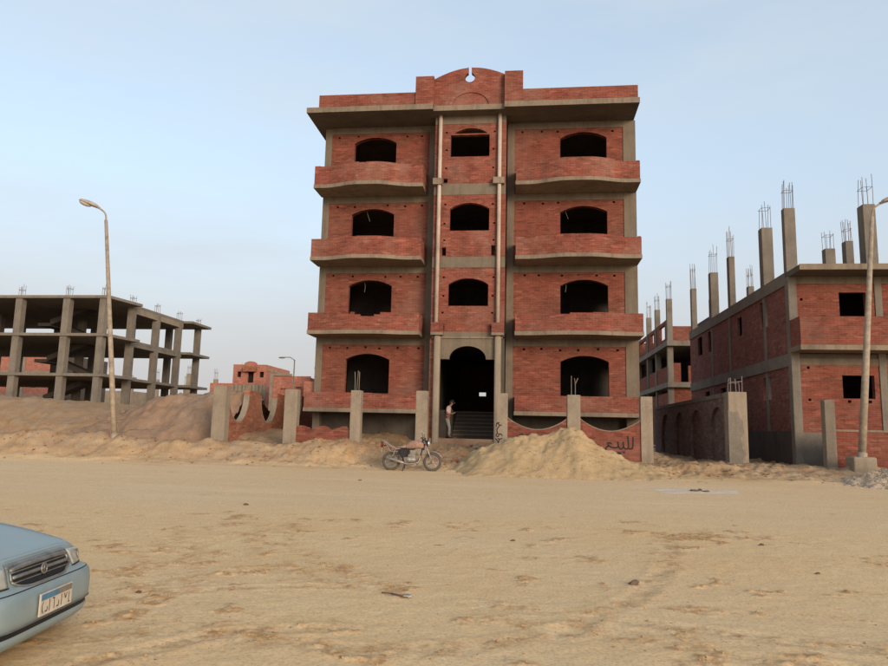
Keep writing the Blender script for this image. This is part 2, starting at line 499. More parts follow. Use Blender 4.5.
def line_dist(x, y, pts):
    d = np.full(x.shape, 1e9); al = np.zeros(x.shape); acc = 0.0
    for (ax, ay), (bx_, by_) in zip(pts[:-1], pts[1:]):
        vx, vy = bx_ - ax, by_ - ay; ll = vx * vx + vy * vy
        t = np.clip(((x - ax) * vx + (y - ay) * vy) / ll, 0, 1)
        dx, dy = x - ax - t * vx, y - ay - t * vy
        dd = np.sqrt(dx * dx + dy * dy)
        k = dd < d
        d = np.where(k, dd, d); al = np.where(k, acc + t * math.sqrt(ll), al); acc += math.sqrt(ll)
    return d, al
def curve_pts(p, n=14):
    out = []
    for i in range(len(p) - 1):
        p0 = p[max(i - 1, 0)]; p1 = p[i]; p2 = p[i + 1]; p3 = p[min(i + 2, len(p) - 1)]
        for k in range(n):
            t = k / n
            out.append(tuple(0.5 * (2 * p1[j] + (p2[j] - p0[j]) * t + (2 * p0[j] - 5 * p1[j] + 4 * p2[j] - p3[j]) * t * t + (3 * p1[j] - p0[j] - 3 * p2[j] + p3[j]) * t ** 3) for j in range(len(p1))))
    out.append(tuple(p[-1])); return out
TRACKS = [  # wheel ruts left by cars that turned on the sand: (path, half width, depth)
    (curve_pts([(-3.77, 7.01), (-4.29, 7.95), (-4.86, 9.22), (-5.13, 10.78), (-4.73, 12.02)]), .13, .008),
    (curve_pts([(-3.49, 7.31), (-4.21, 8.62), (-4.55, 9.73), (-4.25, 10.81)]), .12, .008),
    (curve_pts([(-1.40, 7.54), (-1.85, 8.06), (-2.82, 9.19), (-3.57, 10.47), (-3.80, 11.90)]), .13, .008),
    (curve_pts([(-2.11, 7.78), (-3.14, 8.88), (-3.89, 10.39), (-4.16, 11.92)]), .12, .008),
    (curve_pts([(0.29, 6.06), (0.63, 6.89), (1.12, 7.72), (1.63, 9.04), (2.04, 10.40), (2.31, 12.07)]), .11, .008),
    (curve_pts([(-.5, 7.1), (0.33, 6.98), (1.03, 6.76), (1.68, 6.57), (2.26, 6.39), (2.90, 6.29), (6, 6.1)]), .12, .013),
    (curve_pts([(-.3, 6.55), (0.39, 6.37), (0.94, 6.19), (1.52, 5.98), (2.04, 5.78), (4.5, 5.3)]), .12, .013),
    (curve_pts([(-3.98, 6.33), (-3.66, 6.81), (-3.04, 7.27), (-2.16, 7.56), (-1.30, 7.56)]), .08, .008),
    (curve_pts([(-3.26, 5.36), (-2.80, 5.73), (-1.91, 5.62), (-0.94, 5.55), (-0.03, 5.99), (0.49, 6.55)]), .12, .008),
    (curve_pts([(-3.05, 4.91), (-2.75, 5.32), (-2.33, 5.83), (-1.62, 6.03)]), .10, .011),
    (curve_pts([(-25, 17), (-8, 16.4), (6, 17), (25, 16.5)]), .16, .008),
    (curve_pts([(-25, 18.6), (-8, 18.1), (6, 18.6), (25, 18.2)]), .16, .008),
    (curve_pts([(-25, 20.2), (-8, 20), (6, 20.6), (25, 20.2)]), .16, .008),
]
def ground_base(x, y):
    x = np.asarray(x, float); y = np.asarray(y, float)
    z = np.interp(y, [-30, 0, 9, 16, 20, 22.6, 23.6, 26, 29, 31, 45, 900], [-.1, -.03, .0, .10, .22, .34, .45, .76, 1.25, 1.36, 1.36, 1.3])
    zr = np.interp(y, [-30, 0, 9, 16, 20, 22.6, 23.6, 26, 29, 31, 45, 900], [-.1, -.03, .0, .10, .22, .34, .44, .72, .74, .75, .8, .9])
    k = sst(4.0, 6.5, x); z = z * (1 - k) + zr * k
    # raised sand bank on the left beyond the track
    t = np.interp(x, [-60, -30, -24, -21.5, -19.3, -17.6, -15, -12.2], [2.6, 2.9, 2.85, 2.62, 2.3, 2.1, 2.0, 1.9])
    kk = sst(-11.6, -12.4, x) * sst(25.6, 31.0, y)
    z = z + np.maximum(t - z, 0) * kk
    # long spoil ridge along the far edge of the track
    ridge = np.exp(-((y - 24.75 - .25 * vnoise(x * .5, x * 0 + 3, 5)) / 0.75) ** 2)
    amp = (0.62 + .16 * vnoise(x * .55, x * 0, 9) + .08 * vnoise(x * 1.7, x * 0, 19)) * sst(-3.9, -6.0, x)
    z = z + ridge * amp
    z = z + .22 * sst(25.2, 26.2, y) * sst(-4.4, -6.2, x) * sst(-12.4, -11.8, x)
    # lower ridge on the right
    z = z + np.exp(-((y - 25.1) / .6) ** 2) * (.16 + .08 * vnoise(x * .8, x * 0, 23)) * sst(4.6, 5.6, x)
    return z
def scuff(x, y):
    """0..1: where feet and wheels have broken the pale crust"""
    x = np.asarray(x, float); y = np.asarray(y, float)
    near = .30 * sst(9.5, 5.5, y) - .5 * sst(12, 15, y) + .55 * sst(22.6, 24, y)
    a = fbm(x * 2.3, y * 2.6, 4, 62, .62) - .78 + .35 * vnoise(x * .35, y * .5, 66) + near
    r = np.clip(a * 2.2, 0, 1)
    for pts, hw, dep in TRACKS[:10]:
        xs = [p[0] for p in pts]; ys = [p[1] for p in pts]
        mk = (y > min(ys) - .6) & (y < max(ys) + .6) & (x > min(xs) - .6) & (x < max(xs) + .6)
        if not mk.any(): continue
        d, al = line_dist(x[mk], y[mk], pts)
        q = np.exp(-(d / (hw * 1.7)) ** 2) * np.clip(.45 + .9 * fbm(x[mk] * 5, y[mk] * 5, 3, 67, .6), 0, 1)
        r[mk] = np.maximum(r[mk], q * .8)
    return r
def ground_z(x, y):
    x = np.asarray(x, float); y = np.asarray(y, float)
    z = ground_base(x, y)
    fore = sst(15.5, 12.0, y)
    bank = sst(22.8, 24.2, y) * sst(60, 40, y)
    z = z + .008 * fbm(x * .35, y * .5, 3, 31)
    z = z + (.0012 + .0006 * fore + .085 * bank) * fbm(x * 1.6, y * 1.9, 4, 41, .55)
    z = z + (.0015 + .0025 * fore + .04 * bank) * fbm(x * 6, y * 6.5, 3, 51, .6)
    # churned crumbly patches
    z = z + scuff(x, y) * (.003 + .020 * np.abs(fbm(x * 11, y * 11, 3, 71, .65))) * (fore + .7 * bank)
    for pts, hw, dep in TRACKS:
        xs = [p[0] for p in pts]; ys = [p[1] for p in pts]
        mk = (y > min(ys) - .6) & (y < max(ys) + .6) & (x > min(xs) - .6) & (x < max(xs) + .6)
        if not mk.any(): continue
        d, al = line_dist(x[mk], y[mk], pts)
        fade = .55 + .45 * vnoise(al * .35, al * 0 + hw * 91, 81)
        rut = -dep * np.exp(-(d / hw) ** 4) * (1 + .35 * np.sin(al * 2 * math.pi / .11 + 3 * np.abs(d) / hw)) + dep * .8 * np.exp(-((d - hw * 1.7) / (hw * .5)) ** 2) * (.7 + .6 * vnoise(al * 3, d * 9, 91))
        z[mk] = z[mk] + rut * fade
    return z
def gz(x, y): return float(ground_z(np.array([x]), np.array([y]))[0])

def axis(segs):
    out = [segs[0][0]]
    for a, b, st in segs:
        n = max(1, int(round((b - a) / st))); out += list(a + (b - a) * (np.arange(n) + 1) / n)
    return np.array(out)
gx = axis([(-900, -300, 150), (-300, -60, 20), (-60, -26, 1.2), (-26, -9, .10), (-9, -5, .05), (-5, 5, .032), (5, 9, .05), (9, 20, .12), (20, 60, 1.6), (60, 300, 20), (300, 900, 150)])
gy = axis([(-60, -4, 4), (-4, 2, .4), (2, 3.6, .1), (3.6, 9, .026), (9, 14, .05), (14, 22, .10), (22, 28, .07), (28, 40, .3), (40, 90, 2), (90, 300, 15), (300, 1500, 150)])
GX, GY = np.meshgrid(gx, gy)
GZ = ground_z(GX, GY)
ny, nx = GX.shape
# the sheet is divided where the sand apron, the worn track and the verge meet
jag = lambda x, s: .35 * vnoise(x * .6, x * 0, s) + .12 * vnoise(x * 2.3, x * 0, s + 5)
def sheet(name, lo, hi):
    """rows between two wandering lines, welded to the same height field"""
    cy = .5 * (GY[:-1, :-1] + GY[1:, 1:]); cx = .5 * (GX[:-1, :-1] + GX[1:, 1:])
    k = (cy >= lo(cx)) & (cy < hi(cx))
    ii, jj = np.nonzero(k)
    f = np.stack([ii * nx + jj, ii * nx + jj + 1, (ii + 1) * nx + jj + 1, (ii + 1) * nx + jj], 1)
    used, inv = np.unique(f, return_inverse=True); f = inv.reshape(-1, 4)
    co = np.stack([GX.ravel(), GY.ravel(), GZ.ravel()], 1)[used]
    me = bpy.data.meshes.new(name)
    me.vertices.add(len(co)); me.vertices.foreach_set('co', co.ravel())
    me.loops.add(f.size); me.loops.foreach_set('vertex_index', f.ravel().astype(np.int32))
    me.polygons.add(len(f)); me.polygons.foreach_set('loop_start', np.arange(0, f.size, 4, dtype=np.int32))
    me.polygons.foreach_set('use_smooth', np.ones(len(f), bool))
    me.update(); me.validate()
    at = me.attributes.new('scuff', 'FLOAT', 'POINT'); at.data.foreach_set('value', scuff(co[:, 0], co[:, 1]).astype(np.float32))
    me.materials.append(MATS['sand'])
    o = bpy.data.objects.new(name, me); COL.objects.link(o)
    return tag(o, kind='structure')
tag(sheet('ground', lambda x: x * 0 - 99, lambda x: 14.0 + jag(x, 3)), 'loose ochre sand with wheel ruts in front of the dirt track')
tag(sheet('dirt_road', lambda x: 14.0 + jag(x, 3), lambda x: 22.7 + jag(x, 8)), 'pale compacted dirt track crossing the sand')
tag(sheet('terrain', lambda x: 22.7 + jag(x, 8), lambda x: x * 0 + 9999), 'uneven sandy plots and banks beyond the dirt track')

def mound(name, x0, x1, y0, y1, hf, mat, label, cat, step=.09, sink=.06):
    xs = np.arange(x0, x1 + step, step); ys = np.arange(y0, y1 + step, step)
    X, Y = np.meshgrid(xs, ys)
    g = ground_z(X, Y); h = hf(X, Y)
    Z = np.where(h > 0, g + h, g - sink)
    keep = (h[:-1, :-1] > -.02) | (h[1:, 1:] > -.02) | (h[1:, :-1] > -.02) | (h[:-1, 1:] > -.02)
    ii, jj = np.nonzero(keep); n = X.shape[1]
    f = np.stack([ii * n + jj, ii * n + jj + 1, (ii + 1) * n + jj + 1, (ii + 1) * n + jj], 1)
    used, inv = np.unique(f, return_inverse=True); f = inv.reshape(-1, 4)
    co = np.stack([X.ravel(), Y.ravel(), Z.ravel()], 1)[used]
    b = MB(); b.v = [tuple(c) for c in co]; b.f = [tuple(q) for q in f]
    o = b.build(name, mat, None, True)
    tag(o, label, cat); return o
def pile_h(X, Y):
    # two tipped loads that ran together, with slumped flanks
    px_ = np.interp(X + .12 * vnoise(Y * 1.5, X * 0, 99), [-2.7, -2.1, -1.6, -.9, -.3, .2, .7, 1.15, 1.6, 1.8, 2.25, 2.75, 3.3, 4.0, 4.9], [-.06, .14, .48, .80, 1.0, 1.10, 1.06, 1.18, 1.36, 1.33, .97, .62, .40, .16, -.06])
    yc = 24.25 + .12 * np.sin(X * 1.3)
    d = np.abs(Y - yc) / np.where(Y < yc, 2.15, 1.9)
    a = px_ * (1.02 - d ** 1.25) - .05 * d
    a = a + .055 * fbm(X * 1.3, Y * 1.3, 4, 101, .6) + .018 * fbm(X * 6, Y * 6, 3, 111, .65)
    a = a - .045 * np.clip(fbm(X * 2.2, Y * .8, 3, 113), 0, 1)
    return np.where(Y > 25.72, -.1, a)
mound('sand_pile', -2.6, 5.4, 21.9, 25.75, pile_h, 'pile_sand', 'tall heap of pale building sand tipped against the scalloped brick wall', 'sand pile', .055)
def red_h(X, Y):
    t = np.interp(X, [-18.5, -17.3, -16.2, -14.8, -13.4, -12.0], [0.0, .42, .85, 1.12, 1.32, 1.40]) 
    d = np.abs((Y - 29.4) / np.where(Y < 29.4, 2.6, 4.0))
    a = t * (1 - d ** 1.6) + .13 * fbm(X * .9, Y * 1.2, 4, 121, .6) + .04 * fbm(X * 4, Y * 4, 3, 131, .6)
    a = a - .16 * np.clip(fbm(X * .8, Y * 3.2, 3, 133), 0, 1)
    return a
mound('earth_mound', -18.9, -11.95, 26.3, 34, red_h, 'red_earth', 'reddish brown mound of dug earth beside the concrete end post of the brick side wall', 'mound', .1)
def grav_h(X, Y):
    d = np.sqrt(((X - 11.9) / 2.3) ** 2 + ((Y - 22.9) / 1.45) ** 2)
    return .60 * (1 - d ** 1.3) + .07 * fbm(X * 2, Y * 2, 4, 141) + .035 * fbm(X * 9, Y * 9, 3, 151, .7)
mound('gravel_pile', 9.2, 14.6, 21.1, 24.6, grav_h, 'gravel', 'low heap of grey gravel at the foot of the lamp post on a concrete block', 'gravel pile', .05)
# spilled lime on the track
def lime_h(X, Y):
    d = np.sqrt(((X - 4.15) / 1.55) ** 2 + ((Y - 20.1 + .1 * (X - 4)) / .55) ** 2)
    return np.where(d + .55 * fbm(X * 1.3, Y * 2.2, 4, 161) < .8, .006, -.03)
mound('lime_patch', 2.2, 6.2, 19, 21.2, lime_h, 'lime', 'whitish patch of spilled lime on the dirt track', 'lime patch', .05, .01)

# ------------------------------------------------------------------ main apartment block
S = [2.40, 5.68, 8.90, 12.15, 15.46]          # undersides of the floor slabs
ST = 0.24                                      # slab thickness
B = thing('apartment_building', (-2.3, 30, 1.2), 'unfinished four storey red brick apartment block with curved balconies and arched roof parapet', 'building')
XL0, XL1, XR0, XR1 = -9.26, -4.39, -0.56, 4.72
WY = 30.0
# floor slabs
for i, z in enumerate(S[:4]):
    if i == 0:
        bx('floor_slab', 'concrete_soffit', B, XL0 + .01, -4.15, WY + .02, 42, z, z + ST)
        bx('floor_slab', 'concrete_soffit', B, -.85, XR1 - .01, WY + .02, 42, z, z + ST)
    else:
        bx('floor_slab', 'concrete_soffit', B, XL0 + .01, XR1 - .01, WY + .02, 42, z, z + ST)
# wing walls with arched windows and putlog holes
wins = {'L': (-7.89, -5.93), 'R': (1.46, 3.48)}
spring = [4.73, 8.02, 11.31, 14.70]; peak = [4.99, 8.29, 11.58, 14.98]
panel = {'L': (-8.95, XL1), 'R': (XR0, 4.18)}
rr = random.Random(3)
for i in range(4):
    for sd in 'LR':
        x0, x1 = panel[sd]; a, b_ = wins[sd]
        z0 = S[i] + ST; z1 = S[i + 1] - .30
        zs = z0 + .62
        holes = [arch_loop(a, b_, zs, spring[i], peak[i], 14)]
        n = 6
        for k in range(n):
            hx = x0 + (x1 - x0) * (k + .5 + rr.uniform(-.15, .15)) / n
            hz = z1 - rr.uniform(.10, .17)
            holes.append(rect(hx - .05, hx + .05, hz - .04, hz + .045))
        w = MB().wall(rect(x0, x1, z0, z1), holes, XZ, WY, WY + .25).build('brick_wall', 'brick_red', B)
        # flat brick-on-edge arch over the opening
        lo = arch_loop(a, b_, zs, spring[i], peak[i], 14)[2:]
        hi = arch_loop(a - .06, b_ + .06, zs, spring[i] + .16, peak[i] + .2, 14)[2:]
        ring_ = lo + hi[::-1]
        MB().wall(ring_, [], XZ, WY - .012, WY + .1).build('arch_course', 'brick_red', w)
        if (sd, i) in (('L', 2), ('L', 1), ('R', 2), ('R', 1)):
            hx = a + .62 if sd == 'L' else a + .2
            MB().tube(curve_pts([(hx, WY + .35, peak[i] - .02), (hx + .06, WY + .33, peak[i] - .2), (hx + .16 * (1 if i == 2 else .2), WY + .32, peak[i] - .48)], 5), .010, 6).build('hanging_wire', 'concrete_grey', B)
        # ring beam under the slab above
        bx('ring_beam', 'concrete', B, x0, x1, WY - .03, WY + .27, z1, S[i + 1])
# columns
for (x0, x1, y0) in ((XL0, -8.95, WY - .035), (XL1, -4.10, WY - .05), (-.87, XR0, WY - .05), (4.18, XR1, WY - .035)):
    bx('column', 'concrete', B, x0, x1, y0, WY + .4, .7, S[4], bev=.012)
# side and rear walls, inner partitions coloured dark so the rooms look unlit
for i in range(4):
    z0 = S[i] + ST; z1 = S[i + 1]
    for x0, x1 in ((XL0 + .02, XL0 + .24), (XR1 - .24, XR1 - .02)):
        MB().wall(rect(WY + .4, 42, z0, z1 - .3), [rect(33, 34.2, z0 + .95, z1 - .75), rect(37.5, 38.7, z0 + .95, z1 - .75)], YZ, x0, x1).build('side_wall', 'brick_red', B)
        bx('ring_beam', 'concrete', B, x0 - .02, x1 + .02, WY + .4, 42, z1 - .3, z1)
    if i == 0:
        MB().wall(rect(XL0, XR1, z0, z1), [rect(-2.78, -2.36, 3.84, 4.07)], XZ, 42.0, 42.25).build('rear_wall', 'brick_red', B)
        bx('partition', 'plaster_and_shade', B, XL0 + .3, -4.12, 34.5, 34.65, z0, z1 - .01)
        bx('partition', 'plaster_and_shade', B, -.84, XR1 - .3, 34.5, 34.65, z0, z1 - .01)
    else:
        bx('rear_wall', 'brick_red', B, XL0, XR1, 42.0, 42.25, z0, z1)
        bx('partition', 'plaster_and_shade', B, XL0 + .3, XR1 - .3, 34.5, 34.65, z0, z1 - .01)
# cellar walls under the ground floor
bx('cellar_wall', 'plaster_and_shade', B, XL0 + .05, -4.12, 30.45, 30.7, .7, S[0])
bx('cellar_wall', 'plaster_and_shade', B, -.86, XR1 - .05, 30.45, 30.7, .7, S[0])
# balconies
def front_curve(x0, x1, y, bulge, n=28):
    pts = []
    for k in range(n + 1):
        u = k / n
        t = min(1, max(0, (min(u, 1 - u) - .10) / .32)); t = t * t * (3 - 2 * t)
        pts.append((x0 + (x1 - x0) * u, y - bulge * t))
    return pts
BT = 0.16
def balcony(x0, x1, zb, ztop, bulge, seed, notch=()):
    r_ = random.Random(seed)
    bal = thing_part = MB()
    fc = front_curve(x0, x1, 28.7, bulge)
    loop = fc + [(x1, WY - .05), (x0, WY - .05)]
    sl = MB().wall(loop, [], lambda u, v, w: (u, v, w), zb, zb + BT).build('balcony', 'concrete_lip', B)
    # brick parapet with a ragged, unfinished top course
    th = .13; n = len(fc)
    nseg = 56
    P = front_curve(x0 + .02, x1 - .02, 28.72, bulge, nseg)
    hts = []
    for k in range(nseg):
        u = (k + .5) / nseg
        if k == 0 or r_.random() < .12: lvl = r_.choice([0, 0, 0, 0, -.02, -.075])
        h = ztop + lvl
        for (a, b_, d) in notch:
            if a < u < b_: h -= d
        hts.append(h)
    m_ = MB()
    for k in range(nseg):
        (xa, ya), (xb, yb) = P[k], P[k + 1]
        z1 = hts[k]
        m_.add([(xa, ya, zb + BT), (xb, yb, zb + BT), (xb, yb + th, zb + BT), (xa, ya + th, zb + BT), (xa, ya, z1), (xb, yb, z1), (xb, yb + th, z1), (xa, ya + th, z1)],
               [(0, 1, 5, 4), (2, 3, 7, 6), (4, 5, 6, 7)] + ([(0, 3, 7, 4)] if k == 0 or hts[k - 1] < z1 - .01 else []) + ([(1, 2, 6, 5)] if k == nseg - 1 or hts[k + 1] < z1 - .01 else []))
    m_.box(x0 + .02, x0 + .02 + th, 28.72 + th + .002, WY - .06, zb + BT, ztop - .0)
    m_.box(x1 - .02 - th, x1 - .02, 28.72 + th + .002, WY - .06, zb + BT, ztop - .0)
    m_.build('parapet', 'brick_parapet', sl, recalc=False)
    return sl
tops = [3.21, 6.60, 9.87, 13.16]
balcony(-9.30, -4.46, S[0] + .0, tops[0], .0, 1, ((.60, .69, .075),))
balcony(-.47, 4.66, S[0] + .0, tops[0], .0, 2)
balcony(-9.30, -4.45, S[1], tops[1], .20, 3, ((.42, .66, .10), (.48, .60, .08), (.30, .40, .075)))
balcony(-.47, 4.74, S[1], tops[1], .30, 4)
balcony(-9.32, -4.45, S[2], tops[2], .36, 5)
balcony(-.47, 4.72, S[2], tops[2], .36, 6)
balcony(-9.32, -4.46, S[3], tops[3], .40, 7)
balcony(-.48, 4.71, S[3], tops[3], .40, 8)
# projecting centre bay
CX0, CX1, CY_ = -4.02, -.91, 29.1
cb = [(5.66, 5.86), (8.63, 9.10), (11.86, 12.36), (15.1, 15.46)]
for (z0, z1) in cb:
    bx('bay_band', 'concrete', B, CX0, CX1, CY_ - .02, WY + .2, z0, z1)
bw = [(-3.31, -1.60, 6.97, 7.90, 8.17), (-3.31, -1.60, 10.26, 11.23, 11.50), (-3.34, -1.63, 13.60, 14.66, 14.91)]
for i, (a, b_, zs, zsp, zp) in enumerate(bw):
    z0 = cb[i][1]; z1 = cb[i + 1][0]
    holes = []
    if i == 2:
        holes.append(rect(a, b_, zs, zsp - .06))
        up_ = arch_loop(a + .17, b_ - .1, zsp, zsp + .02, zp, 12); holes.append(up_)
    else:
        holes.append(arch_loop(a, b_, zs, zsp, zp, 14))
    holes.append(rect(-3.62, -3.44, z0 + .06, z0 + (.42 if i == 1 else .25)))
    holes.append(rect(-1.50, -1.33, z0 + .06, z0 + (.5 if i == 1 else .25)))
    for k in range(3):
        hz = z0 + .7 + k * .8 + rr.uniform(-.1, .1)
        for hx in (-3.52 + rr.uniform(-.04, .04), -1.42 + rr.uniform(-.04, .04)):
            if hz < z1 - .1: holes.append(rect(hx - .045, hx + .045, hz, hz + .075))
    MB().wall(rect(CX0, CX1, z0, z1), holes, XZ, CY_, CY_ + .22).build('bay_wall', 'brick_parapet', B)
    bx('bay_return', 'brick_red', B, CX0, CX0 + .2, CY_ + .22, WY - .03, z0, z1)
    bx('bay_return', 'brick_red', B, CX1 - .2, CX1, CY_ + .22, WY - .03, z0, z1)
    bx('bay_floor', 'concrete_soffit', B, CX0 + .2, CX1 - .2, CY_ + .22, WY + .01, S[i + 1], S[i + 1] + ST)
bx('bay_plinth_beam', 'concrete_lip', B, CX0 + .06, CX1 - .06, CY_ - .05, CY_ + .25, 5.58, 5.655)
# downpipes standing on brick brackets, entrance columns below
for xp, xc in ((-3.78, -3.71), (-1.18, -1.16)):
    MB().tube([(xp, 28.98, 6.22), (xp, 28.98, 15.46)], .085, 12).build('downpipe', 'pipe_beige', B, True)
    bx('bracket', 'brick_red', B, xc - .27, xc + .25, 28.82, 29.07, 5.80, 6.22)
    bx('bracket_base', 'concrete_lip', B, xc - .27, xc + .25, 28.81, 29.07, 5.69, 5.80)
    bx('pipe_collar', 'concrete_lip', B, xp - .27, xp + .13 if xp < -2 else xp + .22, 28.84, 29.08, 12.28, 12.56)
    bx('entrance_column', 'concrete_pale', B, xc - .14, xc + .14, 28.88, 29.15, .6, 5.69, bev=.09)
# concrete arch over the entrance
pts = [(-3.57, 4.70), (-3.21, 4.70)]
for k in range(1, 16):
    t = math.pi * (1 - k / 16); pts.append((-2.435 + .775 * math.cos(t), 4.72 + .54 * math.sin(t)))
pts += [(-1.66, 4.70), (-1.30, 4.70), (-1.30, 5.58), (-3.57, 5.58)]
MB().wall(pts, [], XZ, 29.1, 29.3).build('entrance_arch', 'concrete', B)
# entrance hall and stairs
bx('hall_wall', 'plaster_and_shade', B, -4.12, -3.97, WY + .3, 41.9, .8, S[1])
bx('hall_wall', 'plaster_and_shade', B, -1.0, -.86, WY + .3, 41.9, .8, S[1])
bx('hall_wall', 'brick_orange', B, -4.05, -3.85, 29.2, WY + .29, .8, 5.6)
bx('hall_wall', 'plaster_and_shade', B, -1.05, -.9, 29.2, WY + .29, .8, 5.6)
bx('hall_floor', 'red_earth', B, -3.96, -1.01, 29.0, 32.0, .8, 1.40)
for k in range(7):
    st_ = bx('step', 'concrete_soffit', B, -3.3, -1.02, 32.0 + k * .29, 32.29 + k * .29, 1.1, 1.36 + (k + 1) * .18)
    bx('tread', 'concrete_pale', st_, -3.3, -1.02, 31.95 + k * .29, 32.288 + k * .29, 1.361 + (k + 1) * .18, 1.40 + (k + 1) * .18)
bx('hall_landing', 'concrete_soffit', B, -3.96, -1.01, 34.03, 41.9, 2.4, 2.66)
bx('stair_wall', 'plaster_and_shade', B, -3.96, -3.31, 32.0, 34.03, 1.1, 2.66)
# roof slab and parapet
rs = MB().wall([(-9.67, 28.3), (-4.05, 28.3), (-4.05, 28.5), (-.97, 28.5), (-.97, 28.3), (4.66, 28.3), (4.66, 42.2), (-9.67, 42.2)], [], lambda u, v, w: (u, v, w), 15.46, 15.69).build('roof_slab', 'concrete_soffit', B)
lip = MB()
for a, b_, y in ((-9.675, -4.052, 28.285), (-4.05, -.972, 28.485), (-.97, 4.665, 28.285)):
    lip.box(a, b_, y, y + .013, 15.465, 15.70)
lip.build('slab_edge', 'concrete_lip', rs)
def ragged(x0, x1, z, r_, n):
    return [(x0 + (x1 - x0) * k / n, z) for k in range(n + 1)]
PY = 28.40
pp = MB().box(-9.16, -4.84, PY, PY + .25, 15.69, 16.31).build('roof_parapet', 'brick_parapet', B)
MB().box(-.2, 4.61, PY, PY + .25, 15.69, 16.30).build('roof_parapet', 'brick_parapet', B)
MB().box(-9.16, -8.91, PY + .25, 42, 15.69, 16.3).build('roof_parapet', 'brick_parapet', B)
MB().box(4.36, 4.61, PY + .25, 42, 15.69, 16.3).build('roof_parapet', 'brick_parapet', B)
MB().box(-8.91, 4.36, 41.75, 42, 15.69, 16.3).build('roof_parapet', 'brick_parapet', B)
MB().box(-4.84, -4.04, PY - .07, PY + .25, 15.69, 17.0).build('parapet_pier', 'brick_parapet', B)
MB().box(-.97, -.19, PY - .07, PY + .25, 15.69, 17.11).build('parapet_pier', 'brick_parapet', B)
crest = []
for k in range(33):
    u = k / 32; x = -.97 + (-4.04 + .97) * u
    b0 = 17.12 + (17.0 - 17.12) * u
    crest.append((x, b0 + .42 * (0.5 - 0.5 * math.cos(2 * math.pi * u)) ** .45))
# keyhole: round opening with a slot to the top
hc, hr = (-2.50, 17.03), .22
cut = []
a0 = math.asin(.07 / hr)
for k in range(25):
    t = math.pi / 2 - a0 - (2 * math.pi - 2 * a0) * k / 24
    cut.append((hc[0] + hr * math.cos(t), hc[1] + hr * math.sin(t)))
right = [p for p in crest if p[0] > hc[0] + .07]; left = [p for p in crest if p[0] < hc[0] - .07]
outer = [(-4.04, 15.69), (-.97, 15.69)] + right + [(hc[0] + .07, 17.52)] + cut + [(hc[0] - .07, 17.52)] + left
ca = MB().wall(outer, [], XZ, 28.62, 28.85).build('crest_panel', 'brick_parapet', B)
ar = []
for k in range(17):
    t = math.pi * k / 16; ar.append((-2.45 + .95 * math.cos(t), 15.70 + .76 * math.sin(t)))
ai = [(-2.45 + .80 * math.cos(math.pi * k / 16), 15.70 + .61 * math.sin(math.pi * k / 16)) for k in range(17)]
MB().wall(ar + ai[::-1], [], XZ, 28.575, 28.63).build('blind_arch', 'brick_parapet', ca)

# ------------------------------------------------------------------ boundary walls and posts
def post(name, parent, x0, x1, y0, y1, z0, z1, mat='concrete_pale'):
    return bx(name, mat, parent, x0, x1, y0, y1, z0, z1, bev=.015)
def strokes(polys, w, y, mapx, mapz, name, parent):
    b = MB()
    for pl in polys:
        q = [(mapx(p[0]), mapz(p[1])) for p in pl]
        if len(q) == 1: q = [(q[0][0] - w * .45, q[0][1]), (q[0][0] + w * .45, q[0][1])]; ww = w * 1.15
        else: q = curve_pts(q, 5); ww = w
        for i in range(len(q) - 1):
            (xa, za), (xb, zb) = q[i], q[i + 1]
            d = math.hypot(xb - xa, zb - za) or 1e-6
            ex, ez = (xb - xa) / d * ww * .25, (zb - za) / d * ww * .25
            px_, pz = -(zb - za) / d * ww / 2, (xb - xa) / d * ww / 2
            yy = y - .0002 * (i % 7)
            b.add([(xa - ex + px_, yy, za - ez + pz), (xa - ex - px_, yy, za - ez - pz), (xb + ex - px_, yy, zb + ez - pz), (xb + ex + px_, yy, zb + ez + pz)], [(0, 1, 2, 3)])
    return b.build(name, 'black_paint_and_shade', parent, recalc=False)
Wf = thing('boundary_wall', (1.7, 26, .7), 'scalloped brick boundary wall with black spray painted Arabic writing', 'wall')
FY = 26.0
posts = [(-1.05, -.65), (1.50, 1.97), (4.09, 4.51)]
for i, (a, b_) in enumerate(posts):
    p = post('post', Wf, a, b_, FY - .17, FY + .2, .3, 3.12 - .02 * i)
    if i == 1:
        MB().tube([(1.66, FY, 3.0), (1.66, FY, 3.8)], .016, 5).tube([(1.80, FY, 3.0), (1.80, FY, 3.5), (1.90, FY, 3.72)], .016, 5).tube([(1.80, FY, 3.5), (1.77, FY, 3.72)], .013, 5).build('rebar', 'concrete_grey', p)
